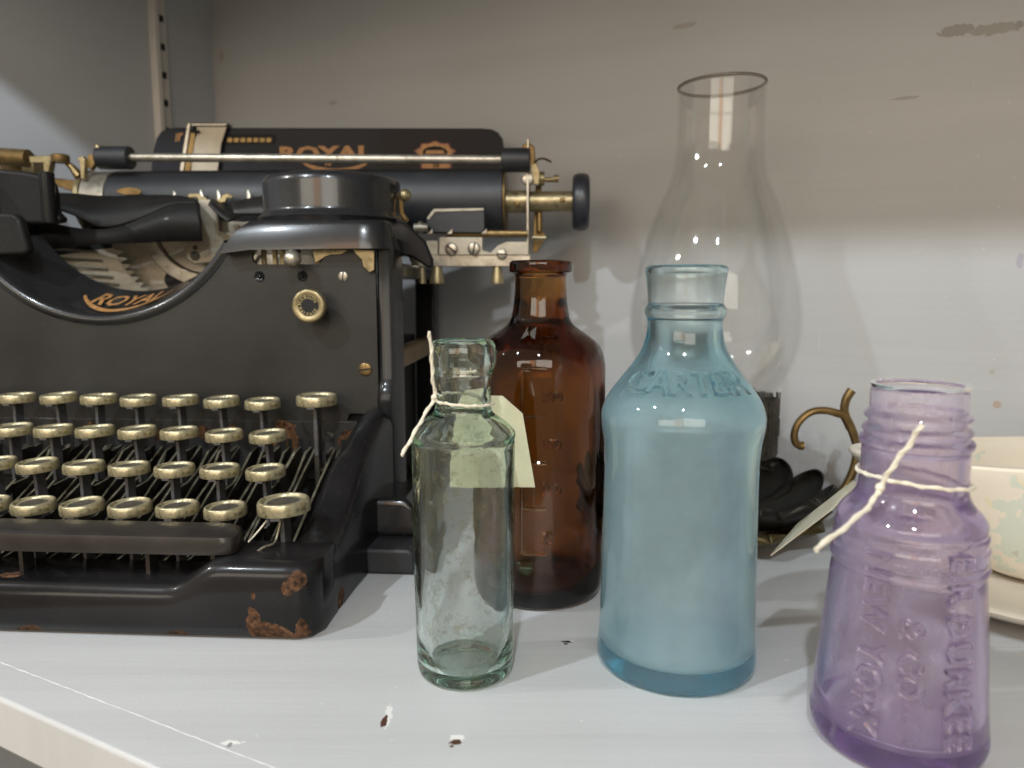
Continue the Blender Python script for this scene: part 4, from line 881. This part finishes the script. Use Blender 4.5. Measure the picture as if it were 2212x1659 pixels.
flat('badge_plate', [(908, 347), (976, 347), (974, 368), (910, 368)], YT-.03, .02, 'red', 0); flat('badge_plate_gold', [(912, 351), (972, 351), (970, 364), (914, 364)], YT-.05, .015, 'gold', 0)
flatext('10', 941, 357, .42, 'dark', 'badge_figure', YT-.08)
flat('label_strip', [(489, 290), (596, 290), (594, 311), (487, 311)], YT-.03, .02, 'dark', 0)
for i in range(7): flat('label_print', [(492+14*i, 298), (502+14*i, 298), (501+14*i, 307), (491+14*i, 307)], YT-.05, .015, 'antique', 0)
flat('label_print', [(381, 288), (384, 288), (381, 306), (378, 306)], YT-.03, .015, 'gold', 0); flat('label_print', [(386, 287), (396, 287), (394, 292), (390, 292), (387, 305), (384, 305)], YT-.03, .015, 'gold', 0)
# folded metal paper guide hooked over the paper table
flat('paper_guide', [(424, 272), (490, 272), (478, 310), (470, 369), (413, 369), (413, 340), (421, 300), (426, 290)], YT-.35, .1, 'cream', .02)
g = G(); q = [pl(px, py, YT-.4) for px, py in ((412, 265), (494, 265), (489, 274), (411, 274))]; g.prism(q, YT-.45, YT+.4); g.done('guide_fold', 'nickel', tw, .1)
flat('guide_edge', [(405, 266), (411, 266), (396, 369), (388, 369)], YT-.5, .15, 'nickel', .02); flat('guide_channel', [(412, 285), (422, 285), (411, 369), (398, 369)], YT-.42, .08, 'antique', .02)
flat('guide_slot', [(413, 281), (429, 281), (429, 287), (413, 287)], YT-.5, .1, 'dark', 0)
# brass line spacing lever and bracket at the left end of the carriage
g = G(); g.cyl(P3(-40, 336, YC-1.0), P3(62, 342, YC-1.0), .52, 24); g.done('carriage_return_lever', 'antique', tw)
flat('lever_bracket', [(61, 337), (128, 334), (140, 338), (141, 343), (110, 346), (104, 378), (94, 378), (92, 352), (64, 352)], YC-1.7, .5, 'brass', .06)
g = G(); g.lathe([(0, -.12), (.45, -.1), (.5, .02), (.5, .3), (.42, .38), (0, .4)], P3(131, 348, YC-1.5), 20); g.done('lever_pivot', 'antique', tw)
g = G(); g.tube([P3(140, 348, YC-1.3), P3(156, 362, YC-1.3), P3(172, 382, YC-1.3)], [.12, .2, .3], 10); g.done('link_arm', 'antique', tw)
flat('end_bracket', [(166, 340), (178, 336), (183, 345), (182, 385), (174, 388), (171, 352)], YC-1.8, .35, 'brass', .05)
flat('end_bracket', [(188, 334), (202, 332), (207, 350), (196, 368), (188, 360)], YC-1.5, .35, 'antique', .05)
g = G(); g.cyl(P3(60, 362, YC-.2), P3(86, 362, YC-.2), .6, 24); g.done('left_bushing', 'brass', tw, .05)
g = G(); g.lathe([(0, -.3), (.9, -.28), (1.35, -.1), (1.4, .1), (1.2, .3), (0, .32)], P3(46, 372, YC+.5), 32, axis='y'); g.done('tension_wheel', 'antique', tw)
flat('carriage_arm', [(115, 384), (170, 390), (186, 396), (186, 418), (150, 412), (118, 400)], YC-.8, .4, 'antique', .05)
# line indicator and ribbon fingers before the platen
g = G(); g.prism([pl(px, py, YC-2.4) for px, py in ((250, 411), (262, 406), (280, 404), (300, 407), (307, 414), (300, 421), (270, 421), (254, 417))], YC-2.4, YC-2.3); g.done('paper_finger', 'antique', tw, .03)
g = G(); g.prism([pl(px, py, YC-2.6) for px, py in ((404, 423), (412, 418), (428, 418), (434, 424), (445, 427), (446, 434), (430, 432), (424, 425), (410, 427))], YC-2.6, YC-2.45); g.done('ribbon_vibrator', 'brass', tw, .02)
g = G(); g.prism([pl(px, py, YC-2.6) for px, py in ((503, 424), (494, 418), (480, 420), (478, 428), (468, 431), (468, 438), (486, 436), (490, 427), (500, 428))], YC-2.6, YC-2.45); g.done('ribbon_vibrator', 'brass', tw, .02)
for px, py in ((378, 424), (436, 422), (473, 422), (538, 422)):
    g = G(); p_ = P3(px, py, YC-2.3); g.tube([(p_[0], p_[1], p_[2]-.6), p_, (p_[0]-.05, p_[1], p_[2]+.3)], [.16, .14, .05], 8); g.done('card_finger', 'nickel', tw)
sheet('ribbon_guide', [(454, 432), (468, 436), (500, 455), (520, 470)], [(450, 440), (462, 452), (480, 470), (494, 478)], 17, 15.6, 'satin', .15)
sheet('ribbon_guide', [(500, 440), (540, 430), (570, 425)], [(505, 462), (540, 462), (575, 462)], 17.2, 16.0, 'satin', .15)
sc['built'] = True

if MNEE:
    for o in bpy.data.objects:
        if o.type == 'LIGHT' and o.data.type == 'POINT': o.data.cycles.is_caustics_light = True
        if o.name.startswith('glass_body'): o.cycles.is_caustics_caster = True
        if o.name in ('shelf', 'back_wall') or o.name.startswith('card') and o.type == 'MESH': o.cycles.is_caustics_receiver = True
